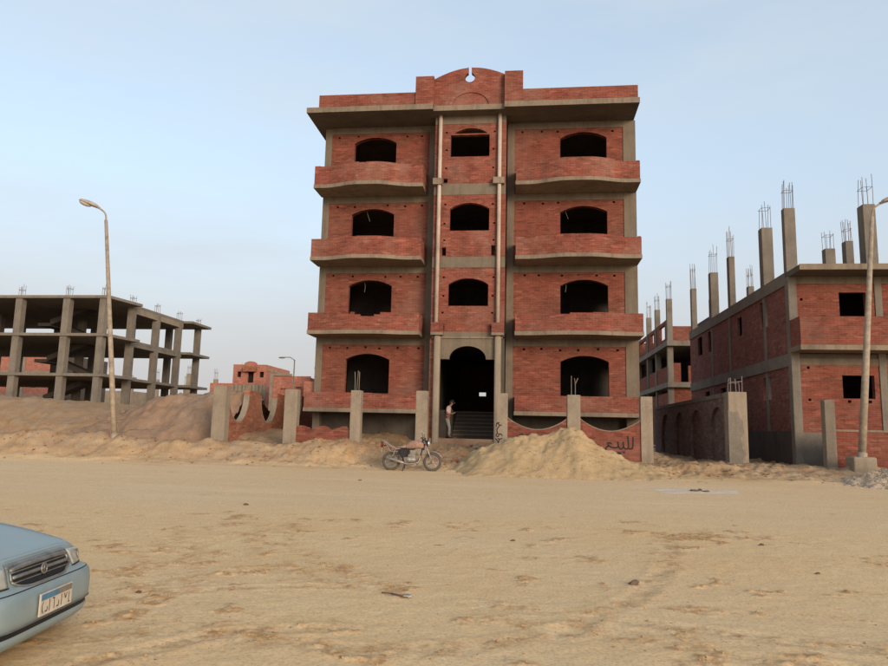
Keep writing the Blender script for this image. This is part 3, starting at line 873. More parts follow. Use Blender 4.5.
for i in range(2):
    a, b_ = posts[i][1], posts[i + 1][0]
    top = [(b_ + (a - b_) * k / 20, 2.22 - .42 * math.sin(math.pi * k / 20) ** .85) for k in range(21)]
    holes = [rect(1.02, 1.10, 1.50, 1.6)] if i == 0 else []
    w = MB().wall([(a, .3), (b_, .3)] + top, holes, XZ, FY - .12, FY + .12).build('brick_panel', 'brick_red', Wf)
    # mortar skim on the curved top
    t2 = [(p[0], p[1] + .003) for p in top]; t1 = [(p[0], p[1] + .04) for p in top]
    MB().wall(t1 + t2[::-1], [], XZ, FY - .125, FY + .125).build('coping', 'concrete_lip', w)
    if i == 1:
        mx = lambda u: 2.84 + (596 + u / 18.5 - 605) * .0372
        mz = lambda v: 1.80 - (424 + v / 18.5 - 431.6) * .0372 + .015
        G = [[(652, 235), (650, 330), (640, 425), (600, 442), (572, 430)], [(562, 225), (570, 330), (566, 420), (530, 442), (500, 428), (486, 395), (482, 325)],
             [(488, 395), (462, 436), (425, 440), (398, 405), (386, 318)], [(400, 405), (360, 425), (300, 424), (250, 405), (208, 362), (226, 342), (278, 356)],
             [(240, 400), (200, 410), (170, 470), (178, 540), (225, 574), (290, 574), (345, 552)], [(396, 516)], [(428, 520)], [(490, 505)]]
        strokes(G, .052, FY - .124, mx, mz, 'graffiti', w)
    else:
        mx = lambda u: u; mz = lambda v: v
        strokes([[(.15, 1.52), (.2, 1.58), (.3, 1.57)], [(-.2, 1.62), (-.1, 1.66)]], .05, FY - .124, mx, mz, 'graffiti', w)
mx = lambda u: -.85 + (484 + u / 16.65 - 502.5) * .0372
mz = lambda v: 3.12 - (410 + v / 16.65 - 393) * .0372
strokes([[(262, 195), (222, 215), (214, 262)], [(222, 205), (268, 238), (240, 285), (226, 330), (236, 365), (212, 405), (248, 425), (262, 395)], [(248, 385), (285, 380), (318, 408)],
         [(240, 455), (275, 465), (312, 452)], [(206, 460), (236, 490), (250, 522), (266, 470)], [(290, 240)]], .036, FY - .173, mx, mz, 'graffiti', Wf)

Wl = thing('boundary_wall', (-7.6, 26, .9), 'low unfinished brick wall between two tall concrete posts, half buried in sand', 'wall')
for i, (a, b_) in enumerate(((-9.10, -8.60), (-6.53, -6.14))):
    p = post('post', Wl, a, b_, FY - .18, FY + .2, .4, 3.14)
    if i == 1:
        MB().tube([(-6.42, FY, 3.0), (-6.43, FY, 3.55), (-6.45, FY, 3.85)], .016, 5).tube([(-6.27, FY, 3.0), (-6.27, FY, 3.85)], .016, 5).tube([(-6.36, FY, 3.0), (-6.32, FY, 3.9)], .013, 5).build('rebar', 'concrete_grey', p)
tp = [(-6.53 + (-8.6 + 6.53) * k / 14, 1.74 + .05 * math.sin(k * 1.1) - (.07 if k % 5 == 0 else 0)) for k in range(15)]
MB().wall([(-8.6, .5), (-6.53, .5)] + tp, [], XZ, FY - .1, FY + .12).build('brick_panel', 'brick_red', Wl)
o = bx('concrete_post', 'concrete_pale', None, -4.05, -3.62, FY - .18, FY + .2, .4, 3.16, bev=.015)
tag(o, 'plain concrete gate post standing beside the dark entrance, left of the stairs', 'post')

Ws = thing('side_wall', (-11.7, 29, 1.5), 'orange brick side wall with deep round notches and a concrete end post', 'wall')
post('post', Ws, -11.95, -11.42, FY - .18, FY + .25, .6, 3.24)
prof = [(26.25, .8), (40.0, .8), (40.0, 3.0)]
c2 = [38.6, 35.0, 30.85, 27.55]
prof += [(36.9, 3.25)] if False else []
for c in (34.5, 30.85, 27.5):
    prof += [(c + 1.05, 3.22 + .02 * (c - 27))]
    for k in range(0, 17):
        t = -math.pi * k / 16
        prof.append((c + 1.03 * math.cos(t), 3.05 + 1.2 * math.sin(t)))
    prof += [(c - 1.05, 3.18)]
prof += [(26.25, 3.15)]
wl_ = MB().wall(prof, [], YZ, -11.82, -11.58).build('brick_panel', 'brick_orange', Ws)
for c in (34.5, 30.85, 27.5):
    o_ = [(c + 1.028 * math.cos(-math.pi * k / 16), 3.05 + 1.197 * math.sin(-math.pi * k / 16)) for k in range(17)]
    i_ = [(c + .99 * math.cos(-math.pi * k / 16), 3.05 + 1.155 * math.sin(-math.pi * k / 16)) for k in range(17)]
    MB().wall(o_ + i_[::-1], [], YZ, -11.825, -11.575).build('notch_lining', 'concrete_pale', wl_)

Wr = thing('side_wall', (7.5, 33, .8), 'dark brick side wall with a row of blind arches and rough concrete end pier', 'wall')
arches = [arch_loop(c - 1.15, c + 1.15, .6, 1.85, 2.86, 16) for c in (28.25, 31.6, 35.0, 38.4)]
MB().wall(rect(26.45, 41.5, .5, 3.18), arches, YZ, 7.35, 7.47).build('brick_face', 'brick_grey', Wr)
bx('backing', 'brick_grey', Wr, 7.472, 7.66, 26.45, 41.5, .5, 3.18)
bx('coping', 'concrete_grey', Wr, 7.33, 7.67, 26.45, 41.5, 3.182, 3.34)
pr = bx('end_pier', 'concrete_pale', Wr, 7.12, 7.76, 25.85, 26.45, .4, 3.30, bev=.03)
ragp = [(7.10, .42), (7.56, .42)] + [(7.56 + .06 * math.sin(z * 7) + .04 * math.sin(z * 17 + 1), z) for z in np.linspace(.5, 2.5, 18)] + [(7.42, 2.62), (7.30, 2.58), (7.10, 2.66)]
MB().wall(ragp, [], XZ, 25.835, 25.86).build('plaster_coat', 'concrete_grey', pr)
rebar_cage('rebar', pr, 7.44, 26.15, 3.3, .55, .5, .4, 5, .014, 'rebar', 5)

Wq = thing('boundary_wall', (12.5, 26.1, .7), 'low brick wall with a concrete post in front of the two storey brick house', 'wall')
post('post', Wq, 10.33, 10.67, FY - .17, FY + .17, .3, 3.06)
w = bx('brick_panel', 'brick_red', Wq, 10.67, 16.5, FY - .1, FY + .12, .3, 1.98)
bx('coping', 'concrete_lip', Wq, 10.67, 16.5, FY - .12, FY + .14, 1.983, 2.05)

# ------------------------------------------------------------------ two-storey house on the right
H2 = thing('brick_house', (13.9, 35, .75), 'unfinished two storey brick house with roof columns and steel starter bars', 'building')
X0, X1, Y0, Y1 = 9.95, 18.5, 27.5, 43.8
zz = [.4, 4.88, 8.05]
bx('floor_slab', 'concrete_soffit', H2, X0 + .02, X1, Y0 + .02, Y1, 4.70, 4.88)
rsl = MB().wall([(X0 - .03, 26.3), (X1, 26.3), (X1, Y1), (X0 - .03, Y1)], [], lambda u, v, w: (u, v, w), 7.82, 8.03).build('roof_slab', 'concrete_soffit', H2)
MB().box(X0 - .04, X1, 26.285, 26.298, 7.83, 8.04).build('slab_edge', 'concrete_lip', rsl)
bx('side_beam', 'concrete_grey', H2, X0 - .05, X0 + .25, Y0 + .3, Y1, 7.56, 8.05)
bx('side_beam', 'concrete_grey', H2, X0 - .05, X0 + .25, Y0 + .3, Y1, 4.42, 4.90)
# flank wall
uh = [rect(30.0, 31.0, 6.3, 7.42), rect(33.5, 34.2, 6.42, 7.3), rect(38.5, 39.6, 6.3, 7.42), rect(40.9, 41.9, 6.35, 7.4)]
lh = [rect(29.9, 30.9, 3.28, 4.2), rect(36.5, 37.4, 3.4, 4.2), rect(39.6, 40.5, 3.4, 4.2)]
f1 = MB().wall(rect(Y0 + .3, Y1, 4.9, 7.56), uh, YZ, X0, X0 + .12).build('flank_wall', 'brick_dark', H2)
f0 = MB().wall(rect(Y0 + .3, Y1, .3, 4.42), lh, YZ, X0, X0 + .12).build('flank_wall', 'brick_dark', H2)
for y in (30.5, 35.6, 38.9):
    bx('flank_column', 'concrete_grey', H2, X0 - .02, X0 + .2, y - .85 + .55, y - .85 + .85, .3, 7.56)
bx('plinth', 'plaster_and_shade', H2, X0 - .025, X0 + .2, Y0 + .3, Y1, .3, 2.0)
# front wall
fu = [rect(11.72, 12.68, 5.9, 7.22), rect(10.32, 10.42, 6.9, 7.0)]
fl = [rect(11.68, 12.80, 3.22, 4.08), rect(10.45, 10.55, 4.3, 4.4), rect(10.45, 10.55, 3.1, 3.2), rect(11.83, 11.95, 3.06, 3.16), rect(12.55, 12.67, 3.06, 3.16)]
MB().wall(rect(10.2, X1, 4.9, 7.55), fu, XZ, Y0, Y0 + .22).build('front_wall', 'brick_red', H2)
f2 = MB().wall(rect(10.2, X1, 1.95, 4.45), fl, XZ, Y0, Y0 + .22).build('front_wall', 'brick_red', H2)
bx('plinth', 'concrete_grey', H2, 10.2, X1, Y0 - .03, Y0 + .22, .3, 1.95)
bx('front_beam', 'concrete', H2, 10.2, X1, Y0 - .02, Y0 + .25, 4.45, 4.70)
bx('front_beam', 'concrete', H2, 10.2, X1, Y0 - .02, Y0 + .25, 7.55, 7.82)
bx('corner_column', 'concrete_grey', H2, X0 - .06, 10.2, Y0 - .05, Y0 + .3, .3, 7.82, bev=.02)
bx('front_column', 'concrete_grey', H2, 12.98, 13.24, Y0 - .04, Y0 + .25, 2.0, 7.82, bev=.02)
bl = bx('balcony', 'concrete_lip', H2, 9.86, X1, 26.4, Y0 - .06, 4.90, 5.08)
bp = MB().box(9.88, X1, 26.42, 26.55, 5.08, 6.12).box(9.88, 10.01, 26.552, Y0 - .08, 5.08, 6.12).build('parapet', 'brick_red', bl)
bx('rear_wall', 'brick_dark', H2, X0 + .22, X1, Y1 - .2, Y1, .3, 7.8)
bx('end_wall', 'brick_red', H2, X1 - .2, X1 - .001, Y0 + .22, Y1 - .2, .3, 7.8)
bx('partition', 'brick_dark', H2, X0 + .23, X1, 32, 32.15, 2, 4.69)
bx('partition', 'brick_dark', H2, X0 + .23, X1, 32, 32.15, 4.9, 7.8)
cols = [(10.17, 27.85, 10.62, .42, .3, 1.15), (10.17, 30.5, 10.6, .45, .45, 1.2), (10.15, 35.6, 10.65, .28, .42, 1.5), (10.15, 38.9, 10.6, .42, .45, 1.6), (10.12, 43.4, 10.65, .3, .4, 1.6),
        (13.12, 28.0, 10.75, .45, .5, 1.2), (13.95, 31.6, 10.3, .32, .4, 1.0), (14.15, 34.0, 10.6, .45, .4, 1.0), (12.9, 41.6, 10.4, .32, .4, 1.3), (16.6, 28.0, 10.7, .4, .45, 1.2)]
for i, (x, y, z1, w, d, hr_) in enumerate(cols):
    c = bx('roof_column', 'concrete_grey', H2, x - w / 2, x + w / 2, y - d / 2, y + d / 2, 8.03, z1, bev=.015)
    rebar_cage('rebar', c, x, y, z1, hr_, w, d, 6 if i % 2 else 8, .012, 'rebar', i)
for i, (x, y, h) in enumerate(((11.2, 28.6, .6), (12.9, 30.0, .65), (11.3, 30.8, .5))):
    rebar_cage('rebar', H2, x, y, 8.03, h, .3, .3, 6, .012, 'rebar', 40 + i)

# ------------------------------------------------------------------ unfinished block further back on the right
H3 = thing('brick_house', (14, 61, 1), 'distant unfinished brick and concrete frame block seen in the gap between buildings', 'building')
bX0, bX1, bY0, bY1 = 10.6, 20, 54, 69
for z in (5.35, 8.45):
    bx('floor_slab', 'concrete_grey', H3, bX0 - .12, bX1, bY0 - .5, bY1, z, z + .38)
bx('roof_slab', 'concrete_grey', H3, bX0 + 2.3, bX1, bY0 - .5, bY1, 11.3, 11.6) if False else None
for i, (x, y) in enumerate(((bX0 + .22, bY0 + .2), (bX0 + .22, bY0 + 5.0), (bX0 + .22, bY0 + 9.0), (bX0 + .22, bY1 - .3), (bX0 + 3.4, bY0 + .2))):
    c = bx('column', 'concrete_grey', H3, x - .2, x + .2, y - .2, y + .2, 1, 12.1)
    rebar_cage('rebar', c, x, y, 12.1, 1.4, .38, .38, 5, .018, 'rebar', 60 + i)
bx('infill', 'brick_red', H3, bX0 + .42, bX0 + 2.0, bY0 + .05, bY0 + .25, 2.5, 5.35)
bx('infill', 'brick_red', H3, bX0 + .42, bX0 + .95, bY0 + .05, bY0 + .25, 5.73, 7.2)
bx('infill', 'brick_red', H3, bX0 + 1.5, bX0 + 3.2, bY0 + .05, bY0 + .25, 5.73, 7.0)
bx('infill', 'brick_red', H3, bX0 + .42, bX0 + 3.2, bY0 + .05, bY0 + .25, 8.83, 10.0)
for (ya, yb) in ((.4, 4.8), (5.2, 8.8), (9.2, 14.5)):
    bx('infill', 'brick_red', H3, bX0 + .1, bX0 + .3, bY0 + ya, bY0 + yb, 5.73, 7.0)
    bx('infill', 'brick_red', H3, bX0 + .1, bX0 + .3, bY0 + ya, bY0 + yb, 1, 5.0)
    MB().wall(rect(bY0 + ya, bY0 + yb, 8.83, 10.6), [rect(bY0 + ya + 1, bY0 + yb - 1.2, 9.2, 10.3)], YZ, bX0 + .1, bX0 + .3).build('infill', 'brick_red', H3)
bx('rear_wall', 'plaster_and_shade', H3, bX0 + 3.5, bX0 + 3.7, bY0, bY1, 1, 11.0)
bx('rear_wall', 'plaster_and_shade', H3, bX0, bX0 + 3.5, bY0 + 9.3, bY0 + 9.5, 5.74, 8.44)
bx('rear_wall', 'brick_dark', H3, bX0 + .4, bX0 + 3.5, bY1 - .3, bY1, 1, 10.6)

# ------------------------------------------------------------------ concrete skeleton on the left
K = thing('unfinished_building', (-42, 63, 2.2), 'three storey bare concrete skeleton with open floors and stair flights', 'building')
fx1 = -35.2; fy0 = 55.0; fy1 = 73.0
lev = [5.62, 9.02, 12.28]
for i, z in enumerate(lev):
    if i < 3:
        pl = [(-62, fy0 - .4), (fx1 + .1, fy0 - .4), (fx1 + .7, fy0 + 3.9), (fx1 - .25, fy0 + 4.0), (fx1 - .25, fy0 + 13.5), (fx1 + .7, fy0 + 13.6), (fx1 + .7, fy1), (-62, fy1)]
        MB().wall(pl, [], lambda u, v, w: (u, v, w), z, z + .24).build('floor_slab' if i < 2 else 'roof_slab', 'concrete_grey', K)
ci = 0
for iy, y in enumerate((fy0, fy0 + 4.3, fy0 + 8.6, fy0 + 13.0, fy0 + 17.3)):
    for ix, x in enumerate((-35.7, -39.0, -43.4, -47.8, -52.2, -56.6)):
        if ix and (iy in (1, 3) or (iy == 2 and ix in (1, 3, 5))): continue
        w = .30 if ix else .27
        c = bx('column', 'concrete_grey', K, x - w, x + w, y - .28, y + .28, 1.5, 12.28)
        if iy in (0, 4) or ix == 0:
            rebar_cage('rebar', c, x, y, 12.5, 1.0, .45, .4, 5, .02, 'rebar', 80 + ci)
        ci += 1
bx('edge_beam', 'concrete_pale', K, fx1 - .55, fx1 - .26, fy0 + 4, fy0 + 13.5, 11.75, 12.27)
bx('edge_beam', 'concrete_grey', K, fx1 - .55, fx1 - .26, fy0 + 4, fy0 + 13.5, 8.7, 9.01)
# dog-leg stairs
def flight(y, xa, za, xb, zb):
    b = MB(); t = .32
    P_ = [(xa, za), (xb, zb), (xb, zb + t * 1.6), (xa, za + t * 1.6)]
    b.wall(P_, [], XZ, y, y + 1.3); return b.build('stair_flight', 'plaster_and_shade', K)
for z in (2.2, 5.85, 9.25):
    flight(fy0 + 5.0, -44.2, z + 1.5, -40.4, z + 3.0)
    flight(fy0 + 6.6, -44.2, z + 1.4, -40.4, z - .1)
    bx('stair_landing', 'plaster_and_shade', K, -45.4, -44.2, fy0 + 5, fy0 + 7.9, z + 1.4, z + 1.7)
for (x, z1) in ((-38.3, 4.6), (-42.2, 5.0)):
    bx('stub_column', 'concrete_pale', K, x - .3, x + .3, 47.0, 47.5, 1.6, z1 - 1.2)

# ------------------------------------------------------------------ far brick buildings
F1 = thing('brick_house', (-79, 95, 2), 'brick building with pale concrete bands standing behind the concrete skeleton', 'building')
fd = -10.0
f1h = [rect(x + fd - .5, x + fd + .5, z, z + 1.2) for x in (-71.8, -63.2, -59.4) for z in (6.6, 3.4)]
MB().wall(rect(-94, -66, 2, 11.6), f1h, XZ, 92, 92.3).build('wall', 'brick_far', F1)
bx('backing', 'plaster_and_shade', F1, -94, -66, 92.8, 104, 2, 11.5)
for z in (5.2, 8.5, 11.4):
    bx('band', 'concrete_pale', F1, -94.1, -65.9, 91.9, 92.29, z, z + .45)
for x in (-74, -69.7, -65.4, -61.1, -56.3):
    bx('pilaster', 'concrete_pale', F1, x + fd - .25, x + fd + .25, 91.85, 92.28, 2, 11.6)
F2 = thing('brick_house', (-40, 103, 2), 'small distant two storey brick house with a curved parapet crest', 'building')
fx0, fxe = -43.4, -38.3
win = [rect(-42.75, -42.15, 9.1, 9.95), rect(-39.3, -38.65, 9.1, 9.95), rect(-41.1, -40.2, 8.3, 10.2)]
crest2 = [(fxe, 11.0), (-39.8, 11.0)] + [(-40.75 + .95 * math.cos(t), 11.05 + .45 * math.sin(t)) for t in np.linspace(0, math.pi, 9)] + [(-41.7, 11.0), (fx0, 11.0)]
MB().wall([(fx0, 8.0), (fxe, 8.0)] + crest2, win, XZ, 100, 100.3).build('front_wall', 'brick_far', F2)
bx('backing', 'black_paint_and_shade', F2, fx0 + .3, fxe - .3, 100.6, 100.7, 6, 10.8)  # black sheet stands in for the shade of the rooms behind the windows
bx('balcony', 'brick_orange', F2, -41.6, -39.7, 99.2, 100, 9.9, 10.7)
MB().wall(rect(100.3, 110.5, 3, 11.0), [], YZ, fxe - .3, fxe).build('flank_wall', 'brick_far', F2)
for y in (101.8, 104.3, 106.8, 109.3): bx('pilaster', 'concrete_pale', F2, fxe - .2, fxe + .05, y, y + .4, 3, 10.4)
bx('band', 'concrete_pale', F2, fxe - .2, fxe + .06, 100.3, 110.5, 10.1, 10.4)
bx('band', 'concrete_pale', F2, fxe - .2, fxe + .06, 100.3, 110.5, 6.9, 7.2)
bx('wall', 'concrete_pale', F2, fx0, fxe, 100.05, 100.35, 2.0, 8.0)
for x in (-42.7, -41.5, -40.0, -38.9): bx('column', 'concrete_pale', F2, x - .18, x + .18, 99.7, 100.04, 2.5, 8.0)
bx('roof', 'concrete_pale', F2, fx0, fxe, 100.3, 110.5, 10.2, 10.4)
bx('canopy', 'concrete_pale', F2, fx0 - .5, fxe, 98.8, 100, 5.4, 5.8)
F3 = thing('brick_house', (-33, 96, 2), 'low distant brick house with a pale front frame beside the crested house', 'building')
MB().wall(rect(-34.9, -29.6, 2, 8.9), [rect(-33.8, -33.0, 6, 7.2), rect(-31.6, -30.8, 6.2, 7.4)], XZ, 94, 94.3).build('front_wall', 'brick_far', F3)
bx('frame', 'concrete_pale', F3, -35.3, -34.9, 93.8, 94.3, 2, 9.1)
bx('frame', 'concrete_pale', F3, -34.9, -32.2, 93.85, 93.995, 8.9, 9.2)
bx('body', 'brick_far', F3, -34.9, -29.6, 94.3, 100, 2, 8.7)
F4 = thing('concrete_house', (-27, 92, 2), 'pale far block with a yellowish top beyond the left balcony', 'building')
bx('wall', 'concrete_pale', F4, -27.6, -24, 90, 98, 2, 9.6); bx('wall', 'brick_far', F4, -29.5, -27.6, 91, 98, 2, 8.0); bx('roof', 'concrete_lip', F4, -27.8, -24, 89.8, 98, 9.6, 9.8)
F5 = thing('brick_house', (-56, 130, 2), 'hazy low brick house among bare columns on the horizon', 'building')
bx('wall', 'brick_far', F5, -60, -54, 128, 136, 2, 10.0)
for i, x in enumerate((-75, -71.5, -67, -63.5, -59.5, -56.2, -52.8)):
    hgt = (9.5, 10.6, 9.8, 11.6, 10.8, 11.2, 11.9)[i]
    c = bx('column', 'concrete_pale', F5, x - .35, x + .35, 126 + (i % 3) * 3, 126.7 + (i % 3) * 3, 2, hgt)
    rebar_cage('rebar', c, x, 126.3 + (i % 3) * 3, hgt, 2.0, .6, .6, 4, .03, 'rebar', 120 + i)
bx('wall', 'concrete_pale', F5, -82, -76, 128, 134, 2, 8.2)

# ------------------------------------------------------------------ street lamps
simple('pole_paint', (0.30, 0.235, 0.17), 0.75, 0.0, 0.3, 6)
simple('lamp_shell', (0.36, 0.29, 0.24), 0.6, 0.0, 0.25, 9)
simple('lamp_glass', (0.45, 0.42, 0.38), 0.3, 0.0, 0.15, 9)
def street_lamp(base, lean, height, arm_dir, label, r0=.10, r1=.06, block=False, group='street lamps along the dirt track'):
    t = thing('street_lamp', base, label, 'street lamp', group)
    b = Vector(base); top = b + Vector((lean[0], lean[1], height))
    mid = b.lerp(top, .18)
    dv = Vector((lean[0], lean[1], height))
    MB().tube([b - dv * .05, b.lerp(top, .3), top], [r0, r0 * .9, r1], 12).build('pole', 'pole_paint', t, True)
    MB().tube([b - dv * .05, b + dv * .018], r0 * 1.25, 12).build('pole_foot', 'pole_paint', t, True)
    a = Vector(arm_dir)
    arm = curve_pts([tuple(top - Vector((0, 0, .1))), tuple(top + Vector((0, 0, .18)) + a * .02), tuple(top + Vector((0, 0, .34)) + a * .12), tuple(top + Vector((0, 0, .46)) + a * .34)], 5)
    MB().tube(arm, .033, 8).build('arm', 'pole_paint', t, True)
    # cobra-head lantern: rounded shell, glass bowl below, collar
    e = Vector(arm[-1]); d = (Vector(arm[-1]) - Vector(arm[-3])).normalized(); d = (d + a * .8).normalized()
    side = d.cross(Vector((0, 0, 1))).normalized(); upv = side.cross(d)
    rot = Matrix((d, side, upv)).transposed()
    m_ = MB(); rows = []
    Ln = .78
    for i in range(13):
        u = i / 12
        w = (.05 + .15 * math.sin(math.pi * min(1, .12 + u * .80)) ** .8) if 0 < i < 12 else (.04 if i == 0 else .05)
        hgt = w * .62
        row = []
        for k in range(14):
            an = 2 * math.pi * k / 13
            zz_ = math.sin(an) * hgt; zz_ = zz_ if zz_ > 0 else zz_ * .35
            row.append(e + rot @ Vector((u * Ln - .04, math.cos(an) * w, zz_)))
        rows.append(row)
    m_.grid(rows); sh = m_.build('lantern', 'lamp_shell', t, True)
    MB().ell(e + rot @ Vector((.48, 0, -.035)), (.25, .14, .10), 14, 8, rot).build('bowl', 'lamp_glass', sh, True)
    MB().tube([e - d * .08, e + d * .10], .048, 10).build('collar', 'pole_paint', sh, True)
    if block:
        bx('footing', 'concrete_pale', t, b.x - .40, b.x + .32, b.y - .33, b.y + .33, b.z - .6, b.z + .0, bev=.05)
    return t
gl = gz(-15.1, 24.6)
street_lamp((-15.1, 24.6, gl - .05), (-1.12, 0), 9.55 - gl, (-1, -.25, .12), 'leaning street lamp with brown lantern standing on the sand ridge before the concrete skeleton', .105, .062)
gr_ = gz(11.05, 24.9)
street_lamp((11.05, 24.9, gr_ + .35), (.80, 0), 9.35 - gr_ - .35, (1, -.1, .1), 'leaning street lamp on a concrete block beside the gravel heap', .125, .065, True)
t = thing('street_lamp', (-33.2, 93, 2), 'small far street lamp among distant brick houses', 'street lamp')
MB().tube([(-31.3, 92, 2), (-31.3, 92, 11.0)], .09, 6).build('pole', 'concrete_grey', t)
MB().tube([(-31.3, 92, 10.9), (-31.9, 92, 11.3), (-33.0, 92, 11.3)], .06, 6).build('arm', 'concrete_grey', t)
MB().ell((-33.1, 92, 11.25), (.5, .2, .12), 8, 6).build('lantern', 'concrete_grey', t)

# ------------------------------------------------------------------ motorcycle
simple('moto_pink', (0.30, 0.18, 0.135), 0.75, 0, 0.3, 14)
simple('moto_black', (0.022, 0.02, 0.02), 0.5, 0, 0.3, 14)
simple('moto_metal', (0.30, 0.27, 0.235), 0.5, 0.4, 0.35, 18)
simple('moto_tyre', (0.10, 0.08, 0.062), 0.95, 0, 0.4, 30)
simple('red_glass', (0.16, 0.02, 0.015), 0.3, 0, 0.1)
simple('mirror_glass', (0.5, 0.52, 0.54), 0.15, 0.5, 0.05)
mgy = 23.0; mgx = -4.37
M_ = thing('motorcycle', (mgx, mgy, gz(mgx + .6, mgy) - .01), 'dusty pink motorcycle with chrome engine parked on its stand before the entrance', 'motorcycle', None, 0.0001)
M_.rotation_euler = (R(-4), 0, R(2))
def wheel(cx, cz, r, name='wheel'):
    w = MB().ring((cx, 0, cz), (0, 1, 0), r - .045, (.045, .047), 32, 8).build('wheel', 'moto_tyre', M_, True)
    MB().ring((cx, 0, cz), (0, 1, 0), r - .095, (.03, .012), 32, 6).build('rim', 'moto_metal', w, True)
    MB().tube([(cx, -.07, cz), (cx, .07, cz)], .055, 12).build('hub', 'moto_metal', w, True)
    sp = MB()
    for k in range(18):
        a = 2 * math.pi * k / 18; s = 1 if k % 2 else -1
        sp.tube([(cx + .05 * math.cos(a + .4 * s), .04 * s, cz + .05 * math.sin(a + .4 * s)), (cx + (r - .1) * math.cos(a), 0, cz + (r - .1) * math.sin(a))], .0045, 4)
    sp.build('spokes', 'moto_metal', w)
    return w
wheel(0, .30, .30); wheel(1.36, .30, .30)
# tank: lofted teardrop
rows = []
for i in range(13):
    u = i / 12; x = .50 + .56 * u
    w = .06 + .115 * math.sin(math.pi * (.12 + .80 * u)) ** .8; zt = .80 + .20 * math.sin(math.pi * (.10 + .72 * u)) ** .9; zb = .70 + .03 * u
    rows.append([(x, w * math.copysign(abs(math.cos(2 * math.pi * k / 16)) ** .7, math.cos(2 * math.pi * k / 16)), (zt + zb) / 2 + (zt - zb) / 2 * math.copysign(abs(math.sin(2 * math.pi * k / 16)) ** .7, math.sin(2 * math.pi * k / 16))) for k in range(17)])
tk = MB().grid(rows)
tk.add(rows[0], [tuple(range(17))]); tk.add(rows[-1], [tuple(range(17))])
tk = tk.build('fuel_tank', 'moto_pink', M_, True)
MB().tube([(.78, 0, .99), (.78, 0, 1.03)], .04, 12).build('filler_cap', 'moto_metal', tk, True)
rows = []
for i in range(15):
    u = i / 14; x = -.20 + .76 * u
    zt = .90 - .10 * math.sin(math.pi * min(1, u * 1.05)) ** 1.2 - .05 * u; w = .12 + .02 * math.sin(math.pi * u) - .05 * u * u
    rows.append([(x, w * math.copysign(abs(math.cos(2 * math.pi * k / 14)) ** .6, math.cos(2 * math.pi * k / 14)), zt - .055 + .055 * math.copysign(abs(math.sin(2 * math.pi * k / 14)) ** .6, math.sin(2 * math.pi * k / 14))) for k in range(15)])
st = MB().grid(rows); st.add(rows[0], [tuple(range(15))]); st.add(rows[-1], [tuple(range(15))])
st.build('seat', 'moto_pink', M_, True)
fr = MB()
for s in (-1, 1):
    fr.tube(curve_pts([(1.02, 0, .88), (.75, .06 * s, .72), (.35, .11 * s, .72), (-.18, .11 * s, .80)], 5), .016, 6)
    fr.tube(curve_pts([(1.02, 0, .82), (.96, .06 * s, .5), (.80, .10 * s, .26), (.42, .11 * s, .26), (.36, .11 * s, .7)], 5), .017, 6)
    fr.tube([(.38, .11 * s, .32), (0, .10 * s, .30)], .02, 6)
fr.build('frame', 'moto_black', M_, True)
for s in (-1, 1):
    sh = MB().tube([(.02, .12 * s, .36), (.16, .12 * s, .74)], .018, 8)
    for k in range(6): sh.ring((.05 + .017 * k, .12 * s, .46 + .045 * k), (.35, 0, 1), .032, .008, 12, 5)
    sh.build('shock_absorber', 'moto_metal', M_, True)
    MB().tube([(1.06, .09 * s, .98), (1.36, .09 * s, .30)], [.022, .026], 8).build('fork', 'moto_metal', M_, True)
en = MB(); en.ell((.66, 0, .36), (.19, .15, .12), 16, 10)
for k in range(7): en.box(.60 + .012 * k, .78 + .012 * k, -.10, .10, .44 + .03 * k, .455 + .03 * k)
en.box(.63, .80, -.075, .075, .42, .66)
en = en.build('engine', 'moto_metal', M_)
MB().tube([(.58, -.16, .36), (.58, -.13, .36)], .09, 16).build('crank_cover', 'moto_metal', en, True)
MB().tube([(.58, .13, .36), (.58, .16, .36)], .09, 16).build('crank_cover', 'moto_metal', en, True)
MB().tube(curve_pts([(.84, -.06, .60), (.95, -.10, .48), (.88, -.13, .28), (.6, -.15, .22), (.42, -.16, .24)], 6), .019, 8).tube([(.46, -.16, .24), (.36, -.165, .27), (-.12, -.17, .40)], [.03, .045, .05], 10).build('exhaust', 'moto_metal', M_, True)
MB().box(.30, .52, -.135, -.115, .44, .68).box(.30, .52, .115, .135, .44, .68).box(.20, .56, -.10, .10, .52, .735).build('side_panel', 'moto_black', M_)
def fender(cx, cz, r, a0, a1, w, name):
    rows = []
    for i in range(15):
        a = a0 + (a1 - a0) * i / 14
        rows.append([(cx + (r + .03 * math.cos(v * 1.4)) * math.cos(a), w * math.sin(v * 1.3), cz + (r + .03 * math.cos(v * 1.4)) * math.sin(a)) for v in np.linspace(-1, 1, 7)])
    o_ = MB().grid(rows).build(name, 'moto_metal', M_, True)
    md = o_.modifiers.new('thick', 'SOLIDIFY'); md.thickness = .006
fender(0, .30, .33, R(20), R(165), .07, 'rear_fender'); fender(1.36, .30, .325, R(25), R(140), .06, 'front_fender')
MB().tube(curve_pts([(1.10, -.36, 1.02), (1.04, -.30, 1.07), (1.05, -.14, 1.10), (1.07, 0, 1.06), (1.05, .14, 1.10), (1.04, .30, 1.07), (1.10, .36, 1.02)][::1], 4), .013, 8).build('handlebar', 'moto_metal', M_, True)
for s in (-1, 1):
    MB().tube([(1.00, .38 * s, 1.045), (1.045, .27 * s, 1.07)], .02, 8).build('grip', 'moto_black', M_, True)
    mm = MB().tube([(1.05, .26 * s, 1.08), (1.02, .32 * s, 1.22)], .007, 6).build('mirror', 'moto_black', M_)
    MB().ell((1.01, .33 * s, 1.25), (.018, .06, .04), 12, 8).build('mirror_glass', 'mirror_glass', mm, True)
